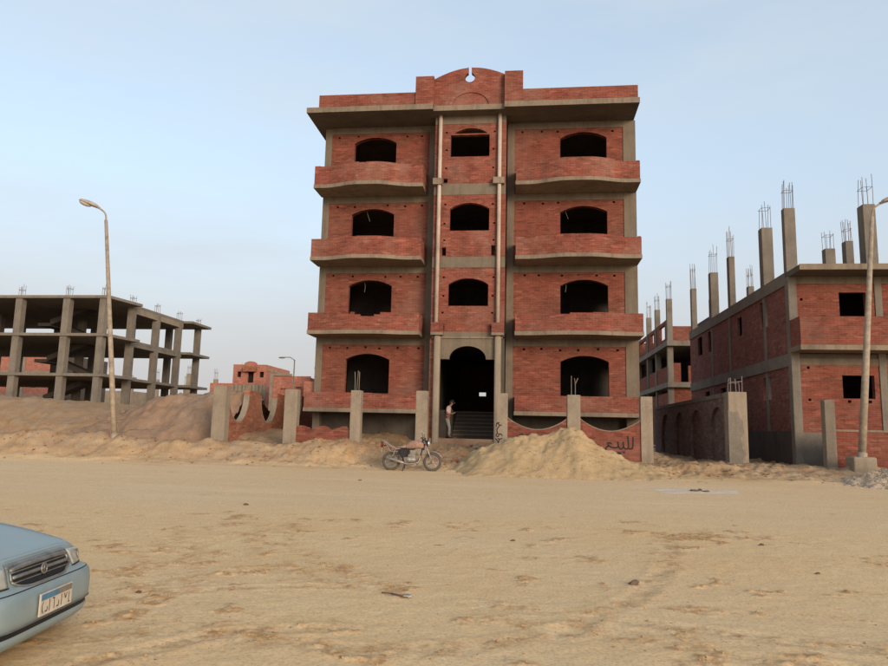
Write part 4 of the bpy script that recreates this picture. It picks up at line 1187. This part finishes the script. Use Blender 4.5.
hl = MB().ell((1.16, 0, .90), (.09, .095, .10), 14, 10).build('headlight', 'moto_black', M_, True)
MB().ell((1.205, 0, .90), (.06, .083, .085), 14, 10).build('lens', 'mirror_glass', hl, True)
MB().box(1.0, 1.10, -.10, .10, .92, 1.08).box(.98, 1.08, -.05, .05, .68, .92).build('instrument', 'moto_black', M_)
for s in (-1, 1):
    MB().ell((1.13, .15 * s, .86), (.03, .03, .025), 10, 6).build('indicator', 'red_glass', M_, True)
    MB().ell((-.26, .14 * s, .80), (.03, .03, .025), 10, 6).build('indicator', 'red_glass', M_, True)
rk = MB()
for s in (-1, 1):
    rk.tube(curve_pts([(.12, .14 * s, .74), (-.05, .15 * s, .80), (-.22, .14 * s, .93), (-.34, .12 * s, .95)], 5), .012, 6)
    rk.tube(curve_pts([(.22, .145 * s, .62), (.02, .155 * s, .60), (-.10, .15 * s, .74), (-.20, .14 * s, .90)], 5), .012, 6)
for x in (-.34, -.28, -.22): rk.tube([(x, -.12, .95), (x, .12, .95)], .01, 6)
rk.build('rear_rack', 'moto_metal', M_, True)
MB().box(-.36, -.30, -.09, .09, .74, .92).build('tail_light', 'red_glass', M_)
MB().box(-.33, -.30, -.085, .085, .58, .72).build('number_plate', 'moto_metal', M_)
MB().tube([(.46, -.1, .26), (.40, -.17, .0)], .014, 6).tube([(.46, .1, .26), (.40, .17, .0)], .014, 6).tube([(.40, -.17, .01), (.40, .17, .01)], .014, 6).build('stand', 'moto_black', M_)
MB().tube([(.56, -.2, .27), (.56, .2, .27)], .014, 6).build('footrest', 'moto_black', M_)

# ------------------------------------------------------------------ person in the entrance
simple('skin', (0.20, 0.11, 0.075), 0.6, 0, 0.1, 12)
simple('shirt', (0.50, 0.37, 0.34), 0.85, 0, 0.15, 12)
simple('trousers', (0.20, 0.195, 0.185), 0.85, 0, 0.15, 12)
simple('hair', (0.012, 0.010, 0.009), 0.7, 0, 0.2, 30)
simple('shoe', (0.03, 0.025, 0.022), 0.6, 0, 0.2, 12)
simple('strap', (0.10, 0.03, 0.025), 0.7, 0, 0.2, 12)
def skin_mesh(name, verts, edges, rads, mat, parent, root=0, sub=2):
    me = bpy.data.meshes.new(name); me.from_pydata(verts, edges, [])
    o = bpy.data.objects.new(name, me); COL.objects.link(o)
    o.modifiers.new('skin', 'SKIN')
    for i, sv in enumerate(me.skin_vertices[0].data):
        q = rads[i]; sv.radius = q if hasattr(q, '__len__') else (q, q); sv.use_root = (i == root)
    ms = o.modifiers.new('sub', 'SUBSURF'); ms.levels = sub; ms.render_levels = sub
    dg = bpy.context.evaluated_depsgraph_get(); dg.update()
    nm = bpy.data.meshes.new_from_object(o.evaluated_get(dg))
    bpy.data.objects.remove(o)
    nm.name = name
    nm.materials.clear(); nm.materials.append(MATS[mat])
    nm.polygons.foreach_set('use_smooth', [True] * len(nm.polygons))
    ob = bpy.data.objects.new(name, nm); COL.objects.link(ob)
    if parent: ob.parent = parent
    return ob
PP = thing('person', (-3.38, 30.7, 1.405), 'person in pale shirt and grey trousers, head bowed, at the foot of the entrance stairs', 'person', None, 0.0001)
# local frame: x is the way the person faces, z up
V = []; E_ = []; Rr = []
def jv(p, r_, link=None):
    V.append(p); Rr.append(r_)
    if link is not None: E_.append((link, len(V) - 1))
    return len(V) - 1
pel = jv((-.02, 0, .86), (.135, .115)); spn = jv((.0, 0, 1.05), (.125, .105), pel); chs = jv((.03, 0, 1.24), (.15, .115), spn)
nk = jv((.09, 0, 1.40), .055, chs); hd = jv((.145, 0, 1.47), .065, nk); ht = jv((.185, 0, 1.56), (.088, .095), hd)
hands = []
for s in (-1, 1):
    shd = jv((.03, .17 * s, 1.32), .062, chs); el = jv((-.02, .225 * s, 1.04), .043, shd); wr = jv((.20, .11 * s, 1.06), .030, el); pm = jv((.27, .075 * s, 1.085), (.022, .036), wr)
    for k in range(4):
        f = jv((.315, (.045 + .018 * k) * s + .01 * s, 1.10), .010, pm); jv((.345 - .004 * abs(k - 1.5), (.04 + .017 * k) * s, 1.125), .009, f)
    f = jv((.275, .04 * s, 1.105), .011, pm); jv((.30, .025 * s, 1.13), .009, f)
    hip = jv((-.02, .09 * s, .80), .088, pel); kn = jv((.05 - .03 * s, .095 * s, .47), .060, hip); an = jv((.02 - .05 * s, .095 * s, .10), .042, kn); jv((.13 - .05 * s, .10 * s, .045), (.036, .042), an)
skin_mesh('body', V, E_, Rr, 'skin', PP)
sv = [(-.02, 0, .84), (.0, 0, 1.05), (.03, 0, 1.25), (.07, 0, 1.345), (.03, .17, 1.325), (-.015, .215, 1.10), (.03, -.17, 1.325), (-.015, -.215, 1.10)]
skin_mesh('shirt', sv, [(0, 1), (1, 2), (2, 3), (2, 4), (4, 5), (2, 6), (6, 7)], [(.155, .135), (.14, .12), (.165, .13), .075, .08, .062, .08, .062], 'shirt', PP)
tv = [(-.02, 0, .90), (-.02, 0, .83), (-.02, .092, .78), (.02, .097, .47), (-.03, .097, .10), (-.02, -.092, .78), (.08, -.097, .47), (.07, -.097, .10)]
skin_mesh('trousers', tv, [(0, 1), (1, 2), (2, 3), (3, 4), (1, 5), (5, 6), (6, 7)], [(.14, .125), (.14, .125), .105, .078, .066, .105, .078, .066], 'trousers', PP)
MB().ell((.165, 0, 1.585), (.105, .092, .09), 16, 10).ell((.115, 0, 1.55), (.08, .088, .095), 14, 8).build('hair', 'hair', PP, True)
hm = MB(); hm.ell((.285, 0, 1.525), (.018, .014, .022), 8, 6)
for s in (-1, 1): hm.ell((.15, .098 * s, 1.53), (.022, .012, .032), 8, 6)
hm.build('nose_and_ears', 'skin', PP, True)
fm = MB()
for s in (-1, 1): fm.ell((.262, .034 * s, 1.55), (.012, .013, .008), 8, 6)
fm.ell((.268, 0, 1.49), (.010, .026, .006), 8, 6)
fm.build('eyes_and_mouth', 'hair', PP, True)
for s, x in ((1, -.03), (-1, .07)):
    MB().ell((x + .05, .098 * s, .04), (.13, .05, .045), 14, 8).build('shoe', 'shoe', PP, True)
MB().tube(curve_pts([(.10, .13, 1.36), (.17, .05, 1.2), (.13, -.10, 1.0), (.0, -.17, .90)], 5), .018, 6).tube(curve_pts([(.10, .13, 1.38), (-.08, .05, 1.25), (-.13, -.08, 1.05), (-.03, -.17, .90)], 5), .018, 6).build('shoulder_strap', 'strap', PP, True)

# ------------------------------------------------------------------ car
def car_paint(name, col):
    mt, nt, b = new_mat(name)
    geo = N(nt, "ShaderNodeNewGeometry"); pos = N(nt, "ShaderNodeTexCoord").outputs['Object']
    n = noise_node(nt, pos, 5.0, 8, .72)
    dust = ramp(nt, n.outputs['Fac'], [(0.35, .10), (0.7, .45)]).outputs['Color']
    L(nt, mixc(nt, dust, col, (0.40, 0.385, 0.35)), b.inputs['Base Color'])
    b.inputs['Metallic'].default_value = 0.25
    rg = ramp(nt, n.outputs['Fac'], [(0.3, .34), (0.7, .55)]); L(nt, rg.outputs['Color'], b.inputs['Roughness'])
    b.inputs['Coat Weight'].default_value = 0.2; b.inputs['Coat Roughness'].default_value = 0.35
    return mt
car_paint('car_blue', (0.20, 0.285, 0.305))
simple('car_tyre', (0.03, 0.027, 0.025), 0.9, 0, 0.3, 20)
simple('chrome', (0.23, 0.22, 0.20), 0.42, 0.6, 0.3, 10)
simple('car_black', (0.012, 0.012, 0.013), 0.5, 0, 0.2, 10)
simple('plate_white', (0.52, 0.44, 0.34), 0.6, 0, 0.15, 14)
simple('plate_blue', (0.07, 0.17, 0.26), 0.5, 0, 0.15, 14)
simple('headlamp', (0.40, 0.385, 0.33), 0.2, 0.2, 0.25, 14)
simple('amber', (0.5, 0.2, 0.04), 0.3, 0, 0.1)
mt, nt, b = new_mat('car_glass'); b.inputs['Base Color'].default_value = (.03, .035, .04, 1); b.inputs['Roughness'].default_value = .06; b.inputs['Specular IOR Level'].default_value = .6
CAR = thing('parked_car', (-3.50, 5.10, -.07), 'dusty light blue saloon car with chrome grille and number plate parked on the sand', 'car', None, R(8))
LEN, HW = 4.3, .86
def plan(u):
    """rounded plan outline, u 0..1 from nose centre round the left side to tail centre -> (x,y,nx,ny)"""
    n = 3.0
    # arc-like sampling of a superellipse centred at -LEN/2, with denser corners
    th = math.pi * u
    c, s = math.cos(th), math.sin(th)
    ex = .22 if c >= 0 else .3
    x = math.copysign(abs(c) ** ex, c) * LEN / 2 - LEN / 2
    y = abs(s) ** .30 * HW
    return x, y
us = list(np.concatenate([np.linspace(0, 1, 44)[:-1] ** 2.2 * .16, np.linspace(.16, .84, 40)[:-1], np.linspace(.84, 1, 20)]))
prof = [(0.18, -.075), (.215, -.035), (.26, -.015), (.275, -.03), (.305, -.032), (.32, -.004), (.38, .0), (.46, .0), (.53, -.012), (.56, -.045), (.58, -.095), (.62, -.112), (.68, -.135), (.715, -.155), (.74, -.19)]
def ztop(x): return float(np.interp(-x, [0, .12, .5, 1.2, 2.0, 3.4, 4.0, 4.3], [.735, .745, .80, .895, .93, .95, .92, .86]))
pl = [plan(u) for u in us]
nrm_ = []
for i in range(len(pl)):
    a = pl[max(i - 1, 0)]; c = pl[min(i + 1, len(pl) - 1)]
    tx, ty = c[0] - a[0], c[1] - a[1]
    if i == 0 or i == len(pl) - 1: tx = 0.0
    d = math.hypot(tx, ty) or 1
    nrm_.append((ty / d, -tx / d))
def band_pt(i, j, side):
    x, y = pl[i]; nx_, ny_ = nrm_[i]
    z, o_ = prof[j]
    front = float(np.interp(-x, [.35, .9], [1, .22]))
    k = front if z > .5 else float(np.interp(-x, [.4, .9], [1, .6]))
    v = (z - .18) / (.74 - .18)
    zt = ztop(x)
    zz_ = .18 + v * (zt - .18) if z > .5 else z
    if z > .5:
        v2 = (z - .5) / .24; zz_ = .5 + v2 * (zt - .5)
    return (x + nx_ * o_ * k, (y + ny_ * o_ * k) * side, zz_)
n_i, n_j = len(us), len(prof)
bodyb = MB()
for side in (1, -1):
    bodyb.grid([[band_pt(i, j, side) for j in range(n_j)] for i in range(n_i)])
rows = []
for i in range(n_i):
    a = Vector(band_pt(i, n_j - 1, 1)); c = Vector(band_pt(i, n_j - 1, -1)); row = []
    for k in range(17):
        t_ = k / 16; p = a.lerp(c, t_); q = 2 * t_ - 1
        cr = float(np.interp(-a.x, [0, .15, .6, 1.2, 3.3, 4.2], [.0, .012, .045, .05, .05, .02]))
        crease = .012 * math.exp(-((abs(q) - .62) / .10) ** 2) * float(np.interp(-a.x, [.15, .5], [0, 1]))
        row.append((p.x, p.y, p.z + cr * (1 - q ** 4) + crease))
    rows.append(row)
bodyb.grid(rows)
# floor pan
bodyb.grid([[band_pt(i, 0, 1), band_pt(i, 0, -1)] for i in range(n_i)])
body_o = bodyb.build('body', 'car_blue', CAR, True)
bvh = BVHTree.FromPolygons([Vector(v) for v in bodyb.v], [f for f in bodyb.f])
def hit(th, z, off=0.0):
    o_ = Vector((-.95, 0, z)); d = Vector((math.cos(th), math.sin(th), 0))
    far = o_ + d * 3
    h, nn, ix, di = bvh.ray_cast(far, -d)
    if h is None: return far - d * 2.2
    return h + d * off
def patch(thA, thB, zlo, zhi, off, n=22, mrows=5):
    rows = []
    for i in range(n + 1):
        th = thA + (thB - thA) * i / n; u = i / n
        za, zb = zlo(u), zhi(u)
        rows.append([tuple(hit(th, za + (zb - za) * k / mrows, off)) for k in range(mrows + 1)])
    return MB().grid(rows)
def solid(o_, t_):
    md = o_.modifiers.new('thick', 'SOLIDIFY'); md.thickness = t_; md.offset = 1.0; return o_
# grille: dark mouth, chrome surround and two bars with a badge
gA = R(25)
glo = lambda u: .565 + .050 * abs(2 * u - 1) ** 6; ghi = lambda u: .698 - .010 * abs(2 * u - 1) ** 4
gri = solid(patch(-gA, gA, glo, ghi, .004, 30, 5).build('grille', 'car_black', CAR, True), .003)
gm = MB()
def rail(z, a0=-1, a1=1, off=.016, r_=.011, zf=None):
    pts = [tuple(hit(gA * u, (zf((u + 1) / 2) if zf else z), off)) for u in np.linspace(a0, a1, 24)]
    gm.tube(pts, r_, 6)
rail(0, zf=ghi, r_=.016, off=.010); rail(0, zf=glo, r_=.010, off=.008); rail(.642, r_=.014, off=.014, a0=-.97, a1=.97); rail(.606, r_=.005, off=.008, a0=-.95, a1=.95); rail(.672, r_=.005, off=.008, a0=-.96, a1=.96)
for s in (-1, 1): gm.tube([tuple(hit(gA * s, z, .008)) for z in np.linspace(glo(0), ghi(0), 4)], .009, 6)
gm.build('grille_bar', 'chrome', gri, True)
e0 = hit(0, .642, .03)
MB().ring(e0, (1, 0, .1), .036, .007, 20, 6).tube([e0 + Vector((0, -.03, 0)), e0 + Vector((0, .03, 0))], .006, 6).tube([e0 + Vector((0, 0, -.03)), e0 + Vector((0, 0, .03))], .006, 6).build('badge', 'chrome', gri, True)
# hood lip
hl_ = patch(-R(27), R(27), lambda u: .702, lambda u: .728, .005, 30, 2).build('hood_lip', 'chrome', CAR, True); solid(hl_, .004)
# headlamps
for s in (-1, 1):
    h_ = patch(R(27.5) * s, R(60) * s, lambda u: .590 + .02 * u, lambda u: .712 - .030 * u, .005, 18, 5).build('headlight', 'headlamp', CAR, True); solid(h_, .006)
    MB().ring(hit(R(36) * s, .645, .008), hit(R(36) * s, .645, .1) - hit(R(36) * s, .645, 0), .042, .006, 18, 6).build('reflector_ring', 'chrome', h_, True)
    fl_ = patch(R(52) * s, R(60) * s, lambda u: .605, lambda u: .69, .013, 6, 3).build('turn_signal', 'amber', h_, True)
    solid(patch(R(27) * s, R(61) * s, lambda u: .580 + .015 * u, lambda u: .588 + .015 * u, .006, 18, 1).build('headlight_gap', 'car_black', h_), .003)
# seam between bumper and nose, seam between bumper and wing
solid(patch(-R(62), R(62), lambda u: .551, lambda u: .556, .002, 50, 1).build('bumper_seam', 'car_black', CAR), .002)
for s in (-1, 1):
    solid(patch(R(68) * s, R(68.6) * s, lambda u: .26, lambda u: .55, .003, 2, 8).build('bumper_seam', 'car_black', CAR), .002)
# bumper insert, lower slot, plate
solid(patch(-R(50), R(50), lambda u: .272, lambda u: .308, .003, 40, 2).build('bumper_slot', 'car_black', CAR, True), .004)
solid(patch(-R(56), R(56), lambda u: .315, lambda u: .322, .006, 40, 1).build('bumper_trim', 'chrome', CAR, True), .004)
for s in (-1, 1):
    solid(patch(R(40) * s, R(46) * s, lambda u: .325, lambda u: .375, .006, 6, 2).build('fog_lamp', 'headlamp', CAR, True), .006)
pc = hit(0, .43, .0)
pw, ph = .225, .078
plt = MB().box(pc.x + .012, pc.x + .024, -pw, pw, .345, .345 + 2 * ph).build('number_plate', 'plate_white', CAR)
MB().box(pc.x + .0235, pc.x + .0265, -pw + .008, .02, .452, .345 + 2 * ph - .006).build('plate_header', 'plate_blue', plt)
MB().box(pc.x + .0235, pc.x + .0262, .024, pw - .008, .452, .345 + 2 * ph - .006).build('plate_header', 'concrete_grey', plt)
ch = MB()
xx = pc.x + .0248
def seg_(pts, w=.009):
    for (ya, za), (yb, zb) in zip(pts[:-1], pts[1:]):
        d = math.hypot(yb - ya, zb - za); py, pz = -(zb - za) / d * w / 2, (yb - ya) / d * w / 2
        ch.add([(xx, ya + py, za + pz), (xx, ya - py, za - pz), (xx, yb - py, zb - pz), (xx, yb + py, zb + pz)], [(0, 1, 2, 3)])
# characters read from the left of the plate (car's right side is y negative)
seg_([(-.185, .445), (-.20, .42), (-.20, .39), (-.185, .362)]); seg_([(-.16, .37), (-.13, .37), (-.13, .40)]); seg_([(-.10, .362), (-.10, .445)]); seg_([(-.06, .44), (-.035, .44), (-.035, .362)])
seg_([(.0, .37), (.03, .37), (.03, .41)]); seg_([(.07, .362), (.07, .44)]); seg_([(.11, .44), (.13, .40), (.15, .44)]); seg_([(.18, .44), (.18, .362), (.20, .362)])
ch.build('plate_characters', 'black_paint_and_shade', plt, recalc=False)
# emblem-free bonnet shut line
for s in (-1, 1):
    pts = []
    for x in np.linspace(-.20, -1.12, 14):
        y = s * float(np.interp(-x, [.2, .35, 1.12], [.56, .61, .64]))
        h, nn, ix, di = bvh.ray_cast(Vector((x, y, 2)), Vector((0, 0, -1)))
        if h: pts.append(tuple(h + Vector((0, 0, .0005))))
    MB().tube([(q_[0], q_[1], q_[2] - .002) for q_ in pts], .003, 5).build('bonnet_seam', 'car_black', CAR)
# glasshouse
def gh(x0, x1, w, z): return [(x0, -w * .9, z), (x0 + .06, 0, z), (x0, w * .9, z), (x1, w, z), (x1 - .03, 0, z), (x1, -w, z)]
gb = [(-1.12, -.60), (-1.04, 0), (-1.12, .60), (-1.35, .72), (-3.5, .72), (-3.72, .5), (-3.75, 0), (-3.72, -.5), (-3.5, -.72), (-1.35, -.72)]
gt = [(-1.98, -.50), (-1.93, 0), (-1.98, .50), (-2.05, .555), (-3.0, .555), (-3.12, .4), (-3.14, 0), (-3.12, -.4), (-3.0, -.555), (-2.05, -.555)]
lo_ = [(x, y, .885 if x > -1.3 else .93) for x, y in gb]; hi_ = [(x, y, 1.37) for x, y in gt]
g_ = MB(); nn_ = len(gb)
g_.add(lo_ + hi_, [(i, (i + 1) % nn_, nn_ + (i + 1) % nn_, nn_ + i) for i in range(nn_)])
g_.build('window_glass', 'car_glass', CAR)
rf = MB(); cen = [(x * 1.0, y * .7, 1.41) for x, y in gt]
rf.add(hi_ + cen, [(i, (i + 1) % nn_, nn_ + (i + 1) % nn_, nn_ + i) for i in range(nn_)] + [tuple(range(nn_, 2 * nn_))])
rf.build('roof', 'car_blue', CAR)
for i in (2, 5, 7, 0): MB().tube([lo_[i], hi_[i]], .042, 8).build('roof_pillar', 'car_blue', CAR, True)
for s in (-1, 1): MB().tube([(-2.5, .722 * s, .93), (-2.5, .56 * s, 1.37)], .035, 8).build('roof_pillar', 'car_blue', CAR, True)
for s in (-1, 1):
    mr = MB().ell((-1.5, .88 * s, .99), (.06, .10, .065), 12, 8).build('wing_mirror', 'car_blue', CAR, True)
    for x in (-.82, -3.42):
        wm = MB().ring((x, (HW - .07) * s, .285), (0, 1, 0), .215, (.085, .075), 32, 10).build('wheel', 'car_tyre', CAR, True)
        MB().tube([(x, (HW - .03) * s, .285), (x, (HW - .005) * s, .285), (x, (HW + .008) * s, .285)], [.165, .16, .12], 24).build('hubcap', 'chrome', wm, True)
        MB().tube([(x, (HW - .06) * s, .30), (x, (HW + .0035) * s, .30)], .335, 32).build('wheel_arch', 'car_black', CAR)
        MB().add([(x + .335 * math.cos(t), (HW + .002 + .012 * k) * s, .30 + .335 * math.sin(t) * (1 + .04 * k)) for t in np.linspace(-.1, math.pi + .1, 24) for k in (0, 1)], [(2 * i, 2 * i + 1, 2 * i + 3, 2 * i + 2) for i in range(23)]).build('arch_lip', 'car_blue', CAR, True)
    for x in (-1.55, -2.55):
        MB().tube([(x - .7, (HW + .012) * s, .78), (x - .85, (HW + .012) * s, .78)], .016, 8).build('door_handle', 'car_black', CAR, True)
    MB().tube([(-3.0, HW * s * 1.005, .52), (-1.2, HW * s * 1.005, .52)], .018, 8).build('side_trim', 'car_black', CAR, True)
for s in (-1, 1):
    MB().box(-4.24, -4.16, .45 * s if s > 0 else -.78, .78 if s > 0 else -.45, .62, .76).build('tail_light', 'red_glass', CAR)

# ------------------------------------------------------------------ litter and stones
simple('stone_dark', (0.12, 0.08, 0.055), 0.9, 0, 0.3, 12)
simple('stone_pale', (0.36, 0.29, 0.22), 0.9, 0, 0.3, 12)
simple('brick_bit', (0.27, 0.095, 0.055), 0.95, 0, 0.3, 12)
simple('rag', (0.40, 0.38, 0.35), 0.8, 0, 0.4, 8)
def rock(name, x, y, r, flat, mat, label, cat, group=None, seed=0):
    rr_ = random.Random(seed); z = gz(x, y)
    b = MB().ell((0, 0, 0), (1, 1, 1), 9, 6)
    ph = [rr_.uniform(0, 6) for _ in range(6)]
    vs = []
    for v in b.v:
        k = 1 + .22 * math.sin(3 * v[0] + ph[0]) * math.cos(2.5 * v[1] + ph[1]) + .15 * math.sin(4 * v[2] + ph[2] + v[0] * 2)
        vs.append((x + v[0] * k * r * 1.25, y + v[1] * k * r * .9, z + v[2] * k * r * flat + r * flat * .45))
    b.v = vs
    o_ = b.build(name, mat, None); tag(o_, label, cat, group); return o_
for k, (x, y, r_, lb) in enumerate(((1.22, 8.38, 0.062, 'dark stone lying alone on the open sand'), (-5.70, 14.18, 0.055, None), (-3.81, 6.86, 0.032, None), (3.62, 11.63, 0.040, None), (-0.18, 11.08, 0.035, None), (3.62, 9.52, 0.030, None), (-4.72, 20.13, 0.050, None), (4.79, 20.39, 0.050, None))):
    rock('stone', x, y, r_ * .8, .6, 'stone_dark', lb or ('small dark stone lying on the pale dirt track' if y > 14 else 'small dark stone scattered on the sand before the dirt track'), 'stone', None if lb else 'stones scattered on the sand' if y < 14 else 'stones on the dirt track', 10 + k)
for k, (x, y, r_) in enumerate(((4.55, 20.05, .10), (4.85, 19.98, .08), (4.72, 20.15, .07))):
    rock('dirt_lump', x, y, r_, .35, 'stone_dark', 'dark lump of dirt lying in the whitish lime patch', 'dirt lump', 'lumps in the lime patch', 30 + k)
RX, RY = -1.25, 7.24
o_ = MB().tube(curve_pts([(RX - .20, RY + .10, gz(RX - .2, RY + .1) + .012), (RX - .08, RY + .03, gz(RX - .1, RY) + .02), (RX + .07, RY - .04, gz(RX + .07, RY) + .012)], 5), [.006] * 5 + [.011] * 6, 6).build('stick', 'stone_dark', None, True)
tag(o_, 'thin dark stick on the sand with a pale rag at its end', 'stick')
rows = [[(RX + .04 + .014 * i + .008 * math.sin(j * 2.0 + i), RY - .05 + .016 * j, gz(RX + .07, RY) + .012 + .014 * abs(math.sin(i * 1.9 + j) * math.cos(j * 1.3))) for j in range(6)] for i in range(7)]
o_ = MB().grid(rows).build('rag', 'rag', None, True); tag(o_, 'small crumpled pale rag at the end of a dark stick on the sand', 'rag'); solid(o_, .005)
for k in range(16):
    x = -3.3 + random.random() * 2.6; y = 24.2 + random.random() * 4.0
    rock('rubble', x, y, .05 + .09 * random.random(), .6, random.choice(['brick_bit', 'brick_bit', 'stone_pale', 'stone_dark']), 'piece of brick rubble on the dirt ramp before the entrance', 'rubble', 'rubble on the entrance ramp', 50 + k)
# pebbles nobody could count
def pebbles(name, n, fx, fy, fr_, mat, label, hz=None):
    vs = []; fs = []
    oct_ = [(1, 0, 0), (0, 1, 0), (-1, 0, 0), (0, -1, 0), (0, 0, 1), (0, 0, -.6)]
    of = [(0, 1, 4), (1, 2, 4), (2, 3, 4), (3, 0, 4), (1, 0, 5), (2, 1, 5), (3, 2, 5), (0, 3, 5)]
    xs = np.array([fx() for _ in range(n)]); ys = np.array([fy() for _ in range(n)]); zs = ground_z(xs, ys)
    if hz is not None: zs = zs + np.maximum(hz(xs, ys), 0)
    for x, y, z in zip(xs, ys, zs):
        r_ = fr_(); a = random.random() * 6.28; c, s = math.cos(a), math.sin(a); k = len(vs)
        sx, sy, sz = r_ * random.uniform(.7, 1.4), r_ * random.uniform(.6, 1.1), r_ * random.uniform(.4, .8)
        for v in oct_: vs.append((x + (v[0] * c * sx - v[1] * s * sy), y + (v[0] * s * sx + v[1] * c * sy), z + v[2] * sz))
        fs += [tuple(k + i for i in f) for f in of]
    b = MB(); b.v = vs; b.f = fs
    o_ = b.build(name, mat, None, recalc=False); tag(o_, label, 'pebbles', kind='stuff'); return o_
pebbles('pebbles', 4500, lambda: random.uniform(-9, 9), lambda: random.uniform(3.6, 15), lambda: .003 + .013 * random.random() ** 4, 'stone_pale', 'tiny pebbles and crumbs strewn over the sand')
pebbles('brick_crumbs', 420, lambda: random.uniform(-20, 14), lambda: random.gauss(24.6, .9), lambda: .015 + .045 * random.random() ** 3, 'brick_bit', 'reddish crumbs along the edge of the track')
pebbles('gravel', 5000, lambda: random.gauss(11.9, .9), lambda: random.gauss(22.8, .55), lambda: .015 + .03 * random.random() ** 2, 'gravel', 'loose grey stones covering the gravel heap', grav_h)

# clods of broken crust: only where feet and wheels have churned the sand
simple('clod', (0.40, 0.245, 0.12), 0.97, 0, 0.3, 25, 0.05)
cx_ = rng.uniform(-6.5, 7.5, 60000); cy_ = 4.0 + 10 * rng.random(60000) ** 1.6
kp = rng.random(60000) < scuff(cx_, cy_) * .55 + .004
cl = list(zip(cx_[kp], cy_[kp])); it = iter(cl); it2 = iter(cl)
pebbles('sand_clods', len(cl), lambda: float(next(it)[0]), lambda: float(next(it2)[1]), lambda: .004 + .020 * random.random() ** 4, 'clod', 'small clods of broken sand crust along the wheel ruts')
bx_ = rng.uniform(-24, 13, 40000); by_ = rng.normal(24.5, .8, 40000)
kp = (rng.random(40000) < .04 + .25 * scuff(bx_, by_)) & (by_ > 22.9) & (by_ < 25.7)
cl = list(zip(bx_[kp], by_[kp])); it = iter(cl); it2 = iter(cl)
simple('clod_dark', (0.26, 0.165, 0.09), 0.97, 0, 0.35, 12, 0.05)
pebbles('bank_clods', len(cl), lambda: float(next(it)[0]), lambda: float(next(it2)[1]), lambda: .012 + .06 * random.random() ** 4, 'clod_dark', 'earth clods and stones on the bank beyond the track')
pebbles('pile_clods', 1500, lambda: random.gauss(1.2, 1.6), lambda: random.uniform(21.9, 25.4), lambda: .008 + .035 * random.random() ** 4, 'clod', 'loose clods rolled down the sand heap', pile_h)
pebbles('dark_grit', 2500, lambda: random.uniform(-9, 9), lambda: 3.8 + 12 * random.random() ** 1.5, lambda: .003 + .010 * random.random() ** 4, 'clod_dark', 'dark grit strewn over the sand')
